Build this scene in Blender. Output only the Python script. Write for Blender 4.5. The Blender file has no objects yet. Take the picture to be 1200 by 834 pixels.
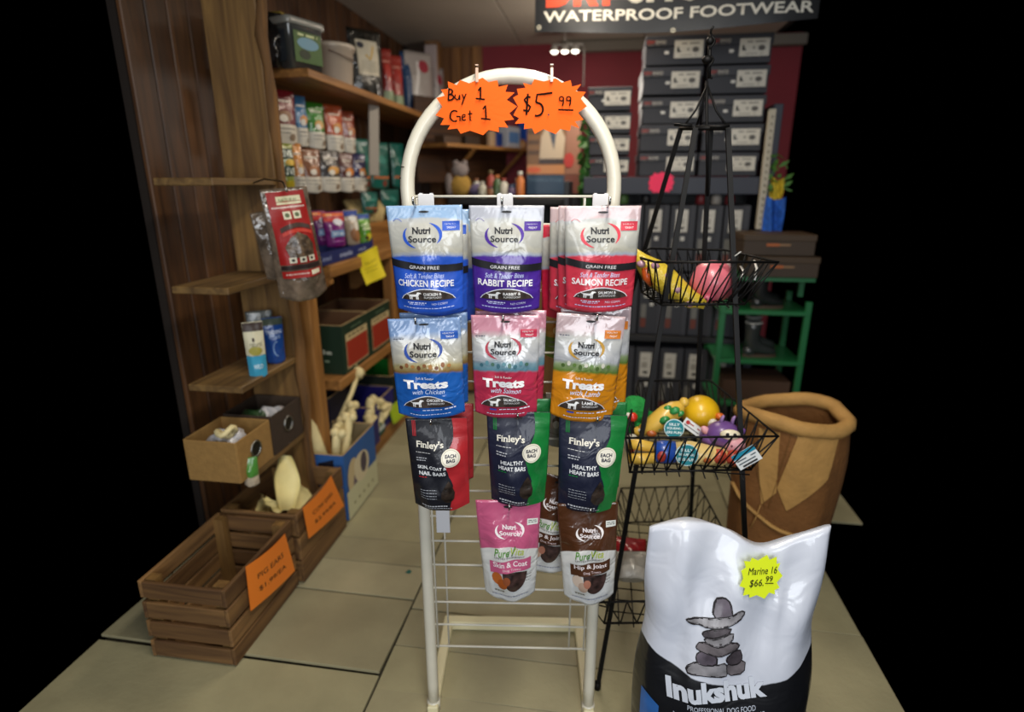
import bpy, bmesh, math, random
from mathutils import Vector, Matrix
from mathutils.geometry import tessellate_polygon
random.seed(7)
R = math.radians
COL = bpy.context.scene.collection
scn = bpy.context.scene
# ------------------------------------------------------------------ camera
FPX = 675.0; PITCH = R(16.7); YAW = R(8.7); CAMH = 1.42
cd = bpy.data.cameras.new('camera'); cam = bpy.data.objects.new('camera', cd); COL.objects.link(cam)
cam.location = (0, 0, CAMH); cam.rotation_euler = (R(90) - PITCH, 0, YAW)
cd.sensor_width = 36; cd.lens = FPX / 1200 * 36; cd.clip_start = .05
cd.dof.use_dof = True; cd.dof.focus_distance = 1.25; cd.dof.aperture_fstop = 1.6
scn.camera = cam
# ------------------------------------------------------------------ world, lights, exposure
w = bpy.data.worlds.new('world'); scn.world = w; w.use_nodes = True
w.node_tree.nodes['Background'].inputs[0].default_value = (0, 0, 0, 1)
w.node_tree.nodes['Background'].inputs[1].default_value = 0
def area(name, loc, target, sx, sy, power, col):
    l = bpy.data.lights.new(name, 'AREA'); l.shape = 'RECTANGLE'; l.size = sx; l.size_y = sy; l.energy = power; l.color = col
    o = bpy.data.objects.new(name, l); COL.objects.link(o); o.location = loc
    o.rotation_euler = (Vector(target) - Vector(loc)).to_track_quat('-Z', 'Y').to_euler()
    return o
area('shop_window_light', (.9, -2.2, 1.7), (.1, 1.3, .9), 1.6, 1.7, 62, (.90, .95, 1))
area('shop_door_light', (-1.2, -2.4, 1.4), (-.4, 1.5, .7), .7, 1.9, 24, (.93, .96, 1))
area('ceiling_tube_near', (.1, .5, 2.4), (.1, .5, 0), .25, 1.3, 32, (1, .93, .82))
area('ceiling_tube_far', (-.1, 2.9, 2.36), (-.1, 2.9, 0), .3, 1.4, 20, (1, .86, .68))
pl = bpy.data.lights.new('background_fill', 'POINT'); pl.energy = 12; pl.shadow_soft_size = .12; pl.color = (1, .9, .78)  # added fill lamp with no real fixture, lifts the ceiling and red wall
po = bpy.data.objects.new('background_fill', pl); COL.objects.link(po); po.location = (-.05, 3.75, 1.9)
scn.view_settings.view_transform = 'Standard'; scn.view_settings.look = 'None'
scn.view_settings.exposure = 0.0; scn.view_settings.gamma = 1; scn.view_settings.use_curve_mapping = False
# ------------------------------------------------------------------ pixel -> world point on a plane
def at(px, py, X=None, Y=None, Z=None, D=None):
    x = (px - 600) / FPX; y = (417 - py) / FPX
    f = math.cos(PITCH) + y * math.sin(PITCH); u = -math.sin(PITCH) + y * math.cos(PITCH)
    r = Vector((x * math.cos(YAW) - f * math.sin(YAW), f * math.cos(YAW) + x * math.sin(YAW), u))
    if Z is not None: t = (Z - CAMH) / r.z
    elif X is not None: t = X / r.x
    elif Y is not None: t = Y / r.y
    else: t = D
    return Vector((0, 0, CAMH)) + r * t
def depth(p):
    f = p.y * math.cos(YAW) - p.x * math.sin(YAW)
    return f * math.cos(PITCH) - (p.z - CAMH) * math.sin(PITCH)
# ------------------------------------------------------------------ materials
def lin(h):
    if not isinstance(h, str): return tuple(h)
    h = h.lstrip('#'); h = ''.join(q*2 for q in h) if len(h) == 3 else h; c = [int(h[i:i+2], 16) / 255 for i in (0, 2, 4)]
    return tuple(v / 12.92 if v <= .04045 else ((v + .055) / 1.055) ** 2.4 for v in c)
MC = {}
def mat(name, hx, rough=.5, metal=0, coat=0, var=0, vscale=8, bump=0, bscale=30, emit=0, trans=0, stretch=None, alpha=1, spec=.5):
    if name in MC: return MC[name]
    m = bpy.data.materials.new(name); m.use_nodes = True; nt = m.node_tree; b = nt.nodes['Principled BSDF']
    c = lin(hx); b.inputs['Base Color'].default_value = (*c, 1)
    b.inputs['Roughness'].default_value = rough; b.inputs['Metallic'].default_value = metal
    b.inputs['Coat Weight'].default_value = coat; b.inputs['Coat Roughness'].default_value = .12
    b.inputs['Specular IOR Level'].default_value = spec
    b.inputs['Transmission Weight'].default_value = trans; b.inputs['Alpha'].default_value = alpha
    if emit: b.inputs['Emission Color'].default_value = (*c, 1); b.inputs['Emission Strength'].default_value = emit
    if var or bump:
        tc = nt.nodes.new('ShaderNodeTexCoord'); mp = nt.nodes.new('ShaderNodeMapping'); nt.links.new(tc.outputs['Object'], mp.inputs[0])
        if stretch: mp.inputs['Scale'].default_value = stretch
    if var:
        n = nt.nodes.new('ShaderNodeTexNoise'); n.inputs['Scale'].default_value = vscale; n.inputs['Detail'].default_value = 6
        nt.links.new(mp.outputs[0], n.inputs['Vector'])
        rp = nt.nodes.new('ShaderNodeValToRGB'); rp.color_ramp.elements[0].position = .3; rp.color_ramp.elements[1].position = .7
        rp.color_ramp.elements[0].color = (*[v * (1 - var) for v in c], 1)
        rp.color_ramp.elements[1].color = (*[min(1, v * (1 + var)) for v in c], 1)
        nt.links.new(n.outputs[0], rp.inputs[0]); nt.links.new(rp.outputs[0], b.inputs['Base Color'])
    if bump:
        n2 = nt.nodes.new('ShaderNodeTexNoise'); n2.inputs['Scale'].default_value = bscale; n2.inputs['Detail'].default_value = 3
        nt.links.new(mp.outputs[0], n2.inputs['Vector'])
        bp = nt.nodes.new('ShaderNodeBump'); bp.inputs['Strength'].default_value = bump; bp.inputs['Distance'].default_value = .01
        nt.links.new(n2.outputs[0], bp.inputs['Height']); nt.links.new(bp.outputs[0], b.inputs['Normal'])
        if coat: nt.links.new(bp.outputs[0], b.inputs['Coat Normal'])
    MC[name] = m; return m
def ink(hx): return mat('ink_' + hx.lstrip('#'), hx, rough=.5, coat=.1, spec=.35)
def zoned(name, stops, curve=0.0, wob=0.0, rough=.32, coat=.7, bump=.35, sc=1.0, ridge=0):
    """colour zones up a package (v = height), boundaries bending by curve*(u-.5)^2"""
    if name in MC: return MC[name]
    m = bpy.data.materials.new(name); m.use_nodes = True; nt = m.node_tree; b = nt.nodes['Principled BSDF']
    N = nt.nodes.new; L = nt.links.new
    uv = N('ShaderNodeUVMap'); sp = N('ShaderNodeSeparateXYZ'); L(uv.outputs[0], sp.inputs[0])
    a = N('ShaderNodeMath'); a.operation = 'SUBTRACT'; L(sp.outputs[0], a.inputs[0]); a.inputs[1].default_value = .5
    p = N('ShaderNodeMath'); p.operation = 'MULTIPLY'; L(a.outputs[0], p.inputs[0]); L(a.outputs[0], p.inputs[1])
    q = N('ShaderNodeMath'); q.operation = 'MULTIPLY_ADD'; L(p.outputs[0], q.inputs[0]); q.inputs[1].default_value = curve; L(sp.outputs[1], q.inputs[2])
    nz = N('ShaderNodeTexNoise'); nz.inputs['Scale'].default_value = 9; nz.inputs['Detail'].default_value = 5; L(uv.outputs[0], nz.inputs['Vector'])
    s = N('ShaderNodeMath'); s.operation = 'SUBTRACT'; L(nz.outputs[0], s.inputs[0]); s.inputs[1].default_value = .5
    t = N('ShaderNodeMath'); t.operation = 'MULTIPLY_ADD'; L(s.outputs[0], t.inputs[0]); t.inputs[1].default_value = wob; L(q.outputs[0], t.inputs[2])
    rp = N('ShaderNodeValToRGB'); cr = rp.color_ramp; L(t.outputs[0], rp.inputs[0])
    cr.elements[0].position = stops[0][0]; cr.elements[0].color = (*lin(stops[0][1]), 1)
    cr.elements[1].position = stops[-1][0]; cr.elements[1].color = (*lin(stops[-1][1]), 1)
    for pos, h in stops[1:-1]:
        e = cr.elements.new(pos); e.color = (*lin(h), 1)
    L(rp.outputs[0], b.inputs['Base Color'])
    b.inputs['Roughness'].default_value = rough; b.inputs['Coat Weight'].default_value = coat; b.inputs['Coat Roughness'].default_value = .1
    tc = N('ShaderNodeTexCoord'); n2 = N('ShaderNodeTexNoise'); n2.inputs['Scale'].default_value = 16 * sc; n2.inputs['Detail'].default_value = 2
    n2.inputs['Distortion'].default_value = 1.5
    L(tc.outputs['Object'], n2.inputs['Vector']); bp = N('ShaderNodeBump'); bp.inputs['Strength'].default_value = bump; bp.inputs['Distance'].default_value = .012
    L(n2.outputs[0], bp.inputs['Height']); L(bp.outputs[0], b.inputs['Normal']); L(bp.outputs[0], b.inputs['Coat Normal'])
    if ridge:           # thin pressed creases in the glossy film
        n3 = N('ShaderNodeTexNoise'); n3.inputs['Scale'].default_value = 7; n3.inputs['Detail'].default_value = 0; n3.inputs['Distortion'].default_value = .6; L(tc.outputs['Object'], n3.inputs['Vector'])
        d1 = N('ShaderNodeMath'); d1.operation = 'SUBTRACT'; L(n3.outputs[0], d1.inputs[0]); d1.inputs[1].default_value = .5
        d2 = N('ShaderNodeMath'); d2.operation = 'ABSOLUTE'; L(d1.outputs[0], d2.inputs[0])
        mr = N('ShaderNodeMapRange'); mr.interpolation_type = 'SMOOTHSTEP'; L(d2.outputs[0], mr.inputs[0]); mr.inputs[1].default_value = 0; mr.inputs[2].default_value = .022; mr.inputs[3].default_value = 1; mr.inputs[4].default_value = 0
        b2 = N('ShaderNodeBump'); b2.inputs['Strength'].default_value = ridge; b2.inputs['Distance'].default_value = .004; L(mr.outputs[0], b2.inputs['Height']); L(bp.outputs[0], b2.inputs['Normal'])
        L(b2.outputs[0], b.inputs['Normal']); L(b2.outputs[0], b.inputs['Coat Normal'])
    MC[name] = m; return m
def wood(name, c1, c2, axis='y', rough=.55, sc=1.0, bump=.15):
    if name in MC: return MC[name]
    m = bpy.data.materials.new(name); m.use_nodes = True; nt = m.node_tree; b = nt.nodes['Principled BSDF']; N = nt.nodes.new; L = nt.links.new
    tc = N('ShaderNodeTexCoord'); mp = N('ShaderNodeMapping'); L(tc.outputs['Object'], mp.inputs[0])
    s = [22 * sc] * 3; s['xyz'.index(axis)] = 1.6 * sc; mp.inputs['Scale'].default_value = s
    n = N('ShaderNodeTexNoise'); n.inputs['Scale'].default_value = 1.4; n.inputs['Detail'].default_value = 7; n.inputs['Distortion'].default_value = .8
    L(mp.outputs[0], n.inputs['Vector']); rp = N('ShaderNodeValToRGB'); L(n.outputs[0], rp.inputs[0])
    rp.color_ramp.elements[0].position = .32; rp.color_ramp.elements[1].position = .68
    rp.color_ramp.elements[0].color = (*lin(c1), 1); rp.color_ramp.elements[1].color = (*lin(c2), 1)
    L(rp.outputs[0], b.inputs['Base Color']); b.inputs['Roughness'].default_value = rough
    bp = N('ShaderNodeBump'); bp.inputs['Strength'].default_value = bump; bp.inputs['Distance'].default_value = .005
    L(n.outputs[0], bp.inputs['Height']); L(bp.outputs[0], b.inputs['Normal'])
    MC[name] = m; return m
# ------------------------------------------------------------------ mesh builder
class MB:
    def __init__(s): s.v = []; s.f = []; s.m = []; s.sm = []; s.uv = {}
    def add(s, vs, fs, m=0, sm=False, M=None):
        k = len(s.v)
        s.v += [tuple(M @ Vector(v)) if M else tuple(v) for v in vs]
        for f in fs: s.f.append([i + k for i in f]); s.m.append(m); s.sm.append(sm)
        return s
    def box(s, c, d, m=0, b=0, M=None):
        X, Y, Z = d[0] / 2, d[1] / 2, d[2] / 2
        b = min(b, X * .9, Y * .9, Z * .9)
        if b <= 0:
            vs = [(c[0] + x * X, c[1] + y * Y, c[2] + z * Z) for x in (-1, 1) for y in (-1, 1) for z in (-1, 1)]
            return s.add(vs, [(0,1,3,2),(4,6,7,5),(0,4,5,1),(2,3,7,6),(0,2,6,4),(1,5,7,3)], m, False, M)
        vs = []; ix = {}
        for x in (-1, 1):
            for y in (-1, 1):
                for z in (-1, 1):
                    for t, (a1, a2, a3) in enumerate(((X, Y - b, Z - b), (X - b, Y, Z - b), (X - b, Y - b, Z))):
                        ix[x, y, z, t] = len(vs); vs.append((c[0] + x * a1, c[1] + y * a2, c[2] + z * a3))
        fs = []; q = ((-1, -1), (1, -1), (1, 1), (-1, 1))
        for e in (-1, 1):
            fs.append([ix[e, y, z, 0] for y, z in q]); fs.append([ix[x, e, z, 1] for x, z in q]); fs.append([ix[x, y, e, 2] for x, y in q])
        for a in (-1, 1):
            for c2 in (-1, 1):
                fs.append([ix[a, c2, -1, 0], ix[a, c2, 1, 0], ix[a, c2, 1, 1], ix[a, c2, -1, 1]])
                fs.append([ix[a, -1, c2, 0], ix[a, 1, c2, 0], ix[a, 1, c2, 2], ix[a, -1, c2, 2]])
                fs.append([ix[-1, a, c2, 1], ix[1, a, c2, 1], ix[1, a, c2, 2], ix[-1, a, c2, 2]])
        for x in (-1, 1):
            for y in (-1, 1):
                for z in (-1, 1): fs.append([ix[x, y, z, t] for t in range(3)])
        return s.add(vs, fs, m, False, M)
    def tube(s, pts, r, n=8, m=0, closed=False, sm=True, flat=None, M=None):
        pts = [Vector(p) for p in pts]; N = len(pts); rs = r if isinstance(r, (list, tuple)) else [r] * N
        vs = []; up = None
        for i, p in enumerate(pts):
            if closed: d = pts[(i + 1) % N] - pts[i - 1]
            else: d = pts[min(i + 1, N - 1)] - pts[max(i - 1, 0)]
            d.normalize()
            if up is None: up = Vector((0, 0, 1)) if abs(d.z) < .9 else Vector((0, 1, 0))
            a = d.cross(up)
            if a.length < 1e-5: a = d.orthogonal()
            a.normalize(); bb = a.cross(d); up = bb
            for k in range(n):
                t = 2 * math.pi * (k + .5) / n
                vs.append(p + (a * math.cos(t) + bb * math.sin(t) * (flat or 1)) * rs[i])
        fs = []
        for i in range(N if closed else N - 1):
            j = (i + 1) % N
            for k in range(n): fs.append((i*n + k, i*n + (k+1) % n, j*n + (k+1) % n, j*n + k))
        if not closed: fs += [list(range(n))[::-1], list(range((N-1)*n, N*n))]
        return s.add(vs, fs, m, sm and n > 4, M)
    def lathe(s, prof, c=(0,0,0), n=24, m=0, M=None, sx=1, sy=1):
        vs = []
        for r_, z in prof:
            for k in range(n):
                t = 2 * math.pi * k / n; vs.append((c[0] + r_ * sx * math.cos(t), c[1] + r_ * sy * math.sin(t), c[2] + z))
        fs = [(i*n + k, i*n + (k+1) % n, (i+1)*n + (k+1) % n, (i+1)*n + k) for i in range(len(prof) - 1) for k in range(n)]
        fs += [list(range(n)), list(range((len(prof)-1)*n, len(prof)*n))]
        return s.add(vs, fs, m, True, M)
    def ball(s, c, r, m=0, n=14, M=None, rot=None, wob=0):
        r = r if isinstance(r, (tuple, list)) else (r, r, r); vs = []; k = n // 2 + 1
        for i in range(k + 1):
            ph = math.pi * i / k
            for j in range(n):
                t = 2 * math.pi * j / n; q = 1 + wob * math.sin(3 * t + 2 * ph + c[0] * 50)
                v = Vector((math.sin(ph) * math.cos(t) * r[0], math.sin(ph) * math.sin(t) * r[1], math.cos(ph) * r[2])) * q
                if rot: v = rot @ v
                vs.append(v + Vector(c))
        fs = [(i*n + j, i*n + (j+1) % n, (i+1)*n + (j+1) % n, (i+1)*n + j) for i in range(k) for j in range(n)]
        return s.add(vs, fs, m, True, M)
    def prism(s, poly, y0, y1, m=0, M=None):      # polygon in x,z extruded along y
        n = len(poly); vs = [(x, y0, z) for x, z in poly] + [(x, y1, z) for x, z in poly]
        fs = [list(range(n)), list(range(n, 2*n))[::-1]] + [(i, (i+1) % n, n + (i+1) % n, n + i) for i in range(n)]
        return s.add(vs, fs, m, False, M)
    def grid(s, fn, nu, nv, m=0, sm=True, M=None, uv=False):
        k = len(s.v); vs = [fn(i / nu, j / nv) for j in range(nv + 1) for i in range(nu + 1)]
        fs = [(j*(nu+1)+i, j*(nu+1)+i+1, (j+1)*(nu+1)+i+1, (j+1)*(nu+1)+i) for j in range(nv) for i in range(nu)]
        if uv:
            for j in range(nv + 1):
                for i in range(nu + 1): s.uv[k + j*(nu+1)+i] = (i / nu, j / nv)
        return s.add(vs, fs, m, sm, M)
    def build(s, name, mats, parent=None, fix=True):
        me = bpy.data.meshes.new(name); me.from_pydata(s.v, [], s.f)
        for mt in (mats if isinstance(mats, (list, tuple)) else [mats]): me.materials.append(mt)
        me.polygons.foreach_set('material_index', s.m); me.polygons.foreach_set('use_smooth', s.sm)
        if s.uv:
            ul = me.uv_layers.new(name='UVMap')
            for lp in me.loops: ul.data[lp.index].uv = s.uv.get(lp.vertex_index, (.5, .5))
        if fix:
            bm = bmesh.new(); bm.from_mesh(me); bmesh.ops.recalc_face_normals(bm, faces=bm.faces); bm.to_mesh(me); bm.free()
        me.update()
        o = bpy.data.objects.new(name, me); COL.objects.link(o)
        if parent: o.parent = parent
        return o
def tag(o, label=None, cat=None, group=None, kind=None):
    if label: o['label'] = label
    if cat: o['category'] = cat
    if group: o['group'] = group
    if kind: o['kind'] = kind
    return o
def empty(name, loc=(0,0,0), rot=(0,0,0), label=None, cat=None, group=None):
    o = bpy.data.objects.new(name, None); COL.objects.link(o); o.location = loc; o.rotation_euler = rot; o.empty_display_size = .05
    return tag(o, label, cat, group)
def struct(o): o['kind'] = 'structure'; return o
# ------------------------------------------------------------------ flat print laid on a surface
TXT = {}
def glyphs(s, bold=0, shear=0, serif=0):
    key = (s, bold, shear, serif)
    if key in TXT: return TXT[key]
    cu = bpy.data.curves.new('t', 'FONT'); cu.body = s; cu.offset = bold; cu.shear = shear; cu.resolution_u = 3; cu.fill_mode = 'BOTH'
    o = bpy.data.objects.new('t', cu); COL.objects.link(o)
    dg = bpy.context.evaluated_depsgraph_get(); me = bpy.data.meshes.new_from_object(o.evaluated_get(dg))
    vs = [(v.co.x, v.co.y) for v in me.vertices]; fs = [list(p.vertices) for p in me.polygons]
    if serif:           # slab serifs on the flat stem ends
        cnt = {}
        for p in fs:
            for a, b in zip(p, p[1:] + p[:1]): cnt[min(a, b), max(a, b)] = cnt.get((min(a, b), max(a, b)), 0) + 1
        yt = max(v[1] for v in vs)
        for (a, b), n_ in cnt.items():
            if n_ > 1: continue
            (xa, ya), (xb, yb) = vs[a], vs[b]; L = abs(xa - xb)
            if abs(ya - yb) < .006 and .04 < L < .22 and (abs(ya) < .03 or (ya > .42)):
                t = .055 if ya > .3 else -.055; k = len(vs); x0, x1 = min(xa, xb) - serif, max(xa, xb) + serif
                vs += [(x0, ya), (x1, ya), (x1, ya - t), (x0, ya - t)]; fs.append([k, k+1, k+2, k+3])
    bpy.data.objects.remove(o); bpy.data.curves.remove(cu); bpy.data.meshes.remove(me)
    x0 = min(v[0] for v in vs); x1 = max(v[0] for v in vs); y0 = min(v[1] for v in vs); y1 = max(v[1] for v in vs)
    vs = [((v[0] - x0) / (x1 - x0) - .5, (v[1] - y0) / (y1 - y0) - .5) for v in vs]
    TXT[key] = (vs, fs); return TXT[key]
def slice2d(vs, fs, g):
    xs = [v[0] for v in vs]; zs = [v[1] for v in vs]
    if max(xs) - min(xs) < g * 1.2 and max(zs) - min(zs) < g * 1.2: return vs, fs
    bm = bmesh.new(); bv = [bm.verts.new((v[0], v[1], 0)) for v in vs]
    for f in fs:
        try: bm.faces.new([bv[i] for i in f])
        except ValueError: pass
    for ax, lo, hi in ((0, min(xs), max(xs)), (1, min(zs), max(zs))):
        k = math.floor(lo / g) + 1
        while k * g < hi - 1e-5:
            co = [0, 0, 0]; co[ax] = k * g; no = [0, 0, 0]; no[ax] = 1
            bmesh.ops.bisect_plane(bm, geom=bm.verts[:] + bm.edges[:] + bm.faces[:], plane_co=co, plane_no=no, dist=1e-6); k += 1
    bm.verts.index_update(); out = [(v.co.x, v.co.y) for v in bm.verts], [[v.index for v in f.verts] for f in bm.faces]
    bm.free(); return out
class Art:
    """flat print: shapes in surface fractions (x -.5...5, z 0..1) laid on surface S(x, z, lift)"""
    def __init__(s, S, eps=.0005, asp=1.0, g=0, step=.28): s.S = S; s.mb = MB(); s.mats = []; s.lay = 0; s.eps = eps; s.asp = asp; s.g = g; s.step = step
    def mi(s, m):
        if isinstance(m, str): m = ink(m)
        if m not in s.mats: s.mats.append(m)
        return s.mats.index(m)
    def raw(s, vs, fs, m, nx=True):
        s.lay += nx; e = s.eps * (1 + s.lay * s.step)
        if s.g: vs, fs = slice2d(vs, fs, s.g)
        s.mb.add([s.S(x, z, e) for x, z in vs], fs, s.mi(m), True)
    def text(s, t, cx, cz, w, h, m, bold=0, shear=0, rot=0, arc=0, serif=0):
        vs, fs = glyphs(t, bold, shear, serif); c, sn = math.cos(rot), math.sin(rot); out = []
        for x, y in vs:
            X = x * w; Z = y * h + arc * (x * x * 4)
            out.append((cx + X * c - Z * sn / s.asp, cz + X * sn * s.asp + Z * c))
        s.raw(out, fs, m)
    def poly(s, pts, m):
        s.raw(pts, [list(t) for t in tessellate_polygon([[Vector((p[0], p[1], 0)) for p in pts]])], m)
    def ell(s, cx, cz, a, b, m, t0=0, t1=2*math.pi, n=24, rot=0):
        pts = [(a * math.cos(t0 + (t1-t0)*i/n), b * math.sin(t0 + (t1-t0)*i/n)) for i in range(n + (abs(t1 - t0) < 6.2))]
        c, sn = math.cos(rot), math.sin(rot)
        s.poly([(cx + x*c - z*sn, cz + x*sn + z*c) for x, z in pts], m)
    def band(s, lo, hi, m, x0=-.5, x1=.5, nu=16, nv=3):       # between two height functions
        vs = [(x0 + (x1-x0)*i/nu, lo(x0 + (x1-x0)*i/nu) * (1 - j/nv) + hi(x0 + (x1-x0)*i/nu) * j/nv) for j in range(nv+1) for i in range(nu+1)]
        s.raw(vs, [(j*(nu+1)+i, j*(nu+1)+i+1, (j+1)*(nu+1)+i+1, (j+1)*(nu+1)+i) for j in range(nv) for i in range(nu)], m)
    def vband(s, lf, rt, m, z0=0, z1=1, nv=20, nu=5):
        vs = [(lf(z0+(z1-z0)*j/nv) * (1-i/nu) + rt(z0+(z1-z0)*j/nv) * i/nu, z0+(z1-z0)*j/nv) for j in range(nv+1) for i in range(nu+1)]
        s.raw(vs, [(j*(nu+1)+i, j*(nu+1)+i+1, (j+1)*(nu+1)+i+1, (j+1)*(nu+1)+i) for j in range(nv) for i in range(nu)], m)
    def rect(s, x0, z0, x1, z1, m, nu=5, nv=3): s.band(lambda x: z0, lambda x: z1, m, x0, x1, nu, nv)
    def stroke(s, pts, w, m, taper=False):
        vs = []; n = len(pts)
        for i, p in enumerate(pts):
            a = pts[max(i-1, 0)]; b = pts[min(i+1, n-1)]; dx, dz = (b[0]-a[0]), (b[1]-a[1]) / s.asp; L = math.hypot(dx, dz) or 1
            ww = w * (math.sin(math.pi * (i + .35) / (n - .3)) if taper else 1) / 2
            nx, nz = -dz / L * ww, dx / L * ww * s.asp
            vs += [(p[0] + nx, p[1] + nz), (p[0] - nx, p[1] - nz)]
        s.raw(vs, [(2*i, 2*i+1, 2*i+3, 2*i+2) for i in range(n-1)], m, False)
    def dashes(s, x0, x1, z, h, m, seed=0, dens=.8):
        rr = random.Random(seed); x = x0; vs = []; fs = []
        while x < x1:
            L = rr.uniform(.02, .06); L = min(L, x1 - x); k = len(vs)
            vs += [(x, z), (x+L, z), (x+L, z+h), (x, z+h)]; fs.append((k, k+1, k+2, k+3)); x += L + .012
        s.raw(vs, fs, m)
    def build(s, name, parent):
        if not s.mb.v: return None
        o = s.mb.build(name, s.mats, parent, fix=False); o['kind'] = 'stuff'; return o
DOG = [(-.5,-.05),(-.42,.12),(-.3,.16),(.15,.16),(.25,.4),(.42,.42),(.5,.28),(.38,.2),(.34,-.02),(.3,-.5),(.2,-.5),(.2,-.12),(-.1,-.1),(-.22,-.5),(-.34,-.5),(-.3,-.1),(-.42,-.02)]
def dog(A, cx, cz, w, h, m):
    # drawn as body, head, tail and legs
    A.poly([(cx-.34*w, cz+.15*h), (cx-.36*w, cz-.05*h), (cx-.2*w, cz-.14*h), (cx+.2*w, cz-.12*h), (cx+.3*w, cz+.05*h), (cx+.2*w, cz+.2*h)], m)
    A.poly([(cx+.1*w, cz+.15*h), (cx+.22*w, cz+.48*h), (cx+.38*w, cz+.46*h), (cx+.5*w, cz+.32*h), (cx+.34*w, cz+.24*h), (cx+.28*w, cz)], m)
    for lx in (-.3, -.18, .14, .24): A.rect(cx+(lx-.035)*w, cz-.5*h, cx+(lx+.035)*w, cz, m, 1, 1)
    A.stroke([(cx-.34*w, cz+.1*h), (cx-.44*w, cz+.16*h), (cx-.5*w, cz+.34*h)], .05*w, m)
def logo(A, cx, cz, w, arc, txt, glossy=None):
    a = A.asp; W = w / 2; H = W * a * .66
    def arcp(t0, t1, ox=0): return [(cx + ox + W * math.cos(R(t0 + (t1-t0)*i/14)), cz + H * 1.0 * math.sin(R(t0 + (t1-t0)*i/14))) for i in range(15)]
    A.stroke(arcp(145, 250), w*.09, arc, True); A.stroke(arcp(-38, 68), w*.09, arc, True)
    A.text('Nutri', cx - .01, cz + H*.36, w*.50, H*.52, txt, bold=.035, serif=.045)
    A.text('Source', cx, cz - H*.28, w*.76, H*.50, txt, bold=.022)
# ------------------------------------------------------------------ stand-up pouch
def pouch_surface(w, h, d, taper=.1, drop=.03, seed=0, zip_=True):
    rr = random.Random(seed); ph = [rr.uniform(0, 6.28) for _ in range(6)]; am = [rr.uniform(.5, 1) for _ in range(6)]
    def prof(z):
        top = min(1, max(0, (1 - z) / .5)); top = top * top * (3 - 2 * top)
        return top * (.55 + .45 * min(1, z / .22 + .1))
    def S(x, z, e=0, side=-1):
        xx = 2 * x; fx = max(0, 1 - abs(xx) ** 2.2)
        T = d * prof(z) * fx
        mk = .25 + .75 * prof(z)
        wr = d * .10 * mk * fx ** .5 * (am[0]*math.sin(9*z + 4*x + ph[0]) + am[1]*math.sin(15*x + 6*z + ph[1]) + .6*am[2]*math.sin(21*z - 9*x + ph[2]))
        zz = math.exp(-((z - .86) / .012) ** 2) * .0009 if zip_ else 0
        T += wr + zz
        if side > 0: T = T * .55
        X = x * w * (1 - taper * (1 - z) ** 1.2 * (1 - .0 * z))
        Z = (z - 1) * h + drop * h * xx * xx * max(0, 1 - z * 2.5) ** 2 - .012 * h * (1 - xx * xx) * max(0, 1 - z * 3)
        return (X, side * (T + .0012) - (e if side < 0 else -e), Z)
    return S
def pouch(name, label, cat, group, loc, rot, w, h, d, body, art=None, taper=.1, drop=.03, seed=0, nu=26, nv=40, hole=True, eps=.0005, g=.045):
    root = empty(name, loc, rot, label, cat, group); S = pouch_surface(w, h, d, taper, drop, seed)
    mb = MB()
    mb.grid(lambda u, v: S(u - .5, v), nu, nv, uv=True); mb.grid(lambda u, v: S(u - .5, v, 0, 1), nu, nv, uv=True)
    # close the rim
    k2 = (nu+1)*(nv+1); rim = [i for i in range(nu+1)] + [j*(nu+1)+nu for j in range(1, nv+1)] + [nv*(nu+1)+i for i in range(nu-1, -1, -1)] + [j*(nu+1) for j in range(nv-1, 0, -1)]
    for a, b in zip(rim, rim[1:] + rim[:1]): mb.f.append([a, b, k2+b, k2+a]); mb.m.append(0); mb.sm.append(False)
    mb.build('pouch_body', body, root)
    if art:
        A = Art(S, eps, w / h, g); art(A)
        if hole: A.ell(0, .945, .07, .011, '#1a1a1c', n=12)
        A.build('printed_artwork', root)
    return root
# art styles --------------------------------------------------------------
def art_recipe(c, dark, name, super_='& GOODNESS'):
    def f(A):
        bend = lambda x: -.05 * x + .05 * x * x * 2
        logo(A, -.03, .735, .50, c, '#1b1b22')
        A.rect(.24, .775, .465, .86, c); A.text('HEALTHY', .345, .838, .15, .016, '#f4f4f4'); A.text('TREAT', .355, .802, .12, .018, '#f4f4f4')
        A.stroke([(-.42, .865), (-.38, .885), (-.34, .88), (-.3, .86)], .006, c)
        A.band(lambda x: .405 + bend(x), lambda x: .475 + bend(x), '#1c1c20')
        A.text('GRAIN FREE', -.02, .443, .42, .030, '#e8e8ea', rot=-.03)
        A.text('Soft & Tender Bites', -.03, .365, .56, .045, '#cfdcff', shear=.3)
        A.text(name, -.02, .295, .80, .062, '#f4f4f6', bold=.02, rot=-.02)
        pts = [(-.39 + .78 * i / 20, .135 + .105 * math.sin(math.pi * i / 20) ** .6) for i in range(21)]
        A.poly([(x*1.03, .132 + (z-.132)*1.07) for x, z in pts], '#e9edf5'); A.poly(pts, mat('kibble', '#3a2e28', .6, var=.6, vscale=90))
        dog(A, -.19, .18, .22, .068, '#f2f2f2')
        A.text(name.split()[0] + ' &', .08, .197, .26, .026, '#f4f4f4', bold=.02); A.text('SUPERFOOD', .08, .166, .25, .018, '#f4f4f4')
        A.dashes(-.30, -.02, .108, .009, '#dfe6ff', 1); A.dashes(-.28, -.05, .093, .007, '#c8d4ff', 2); A.text('NO CORN', .17, .103, .22, .02, '#dfe6ff')
        A.dashes(-.38, .38, .055, .008, '#c8d4ff', 3)
    return f
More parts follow.
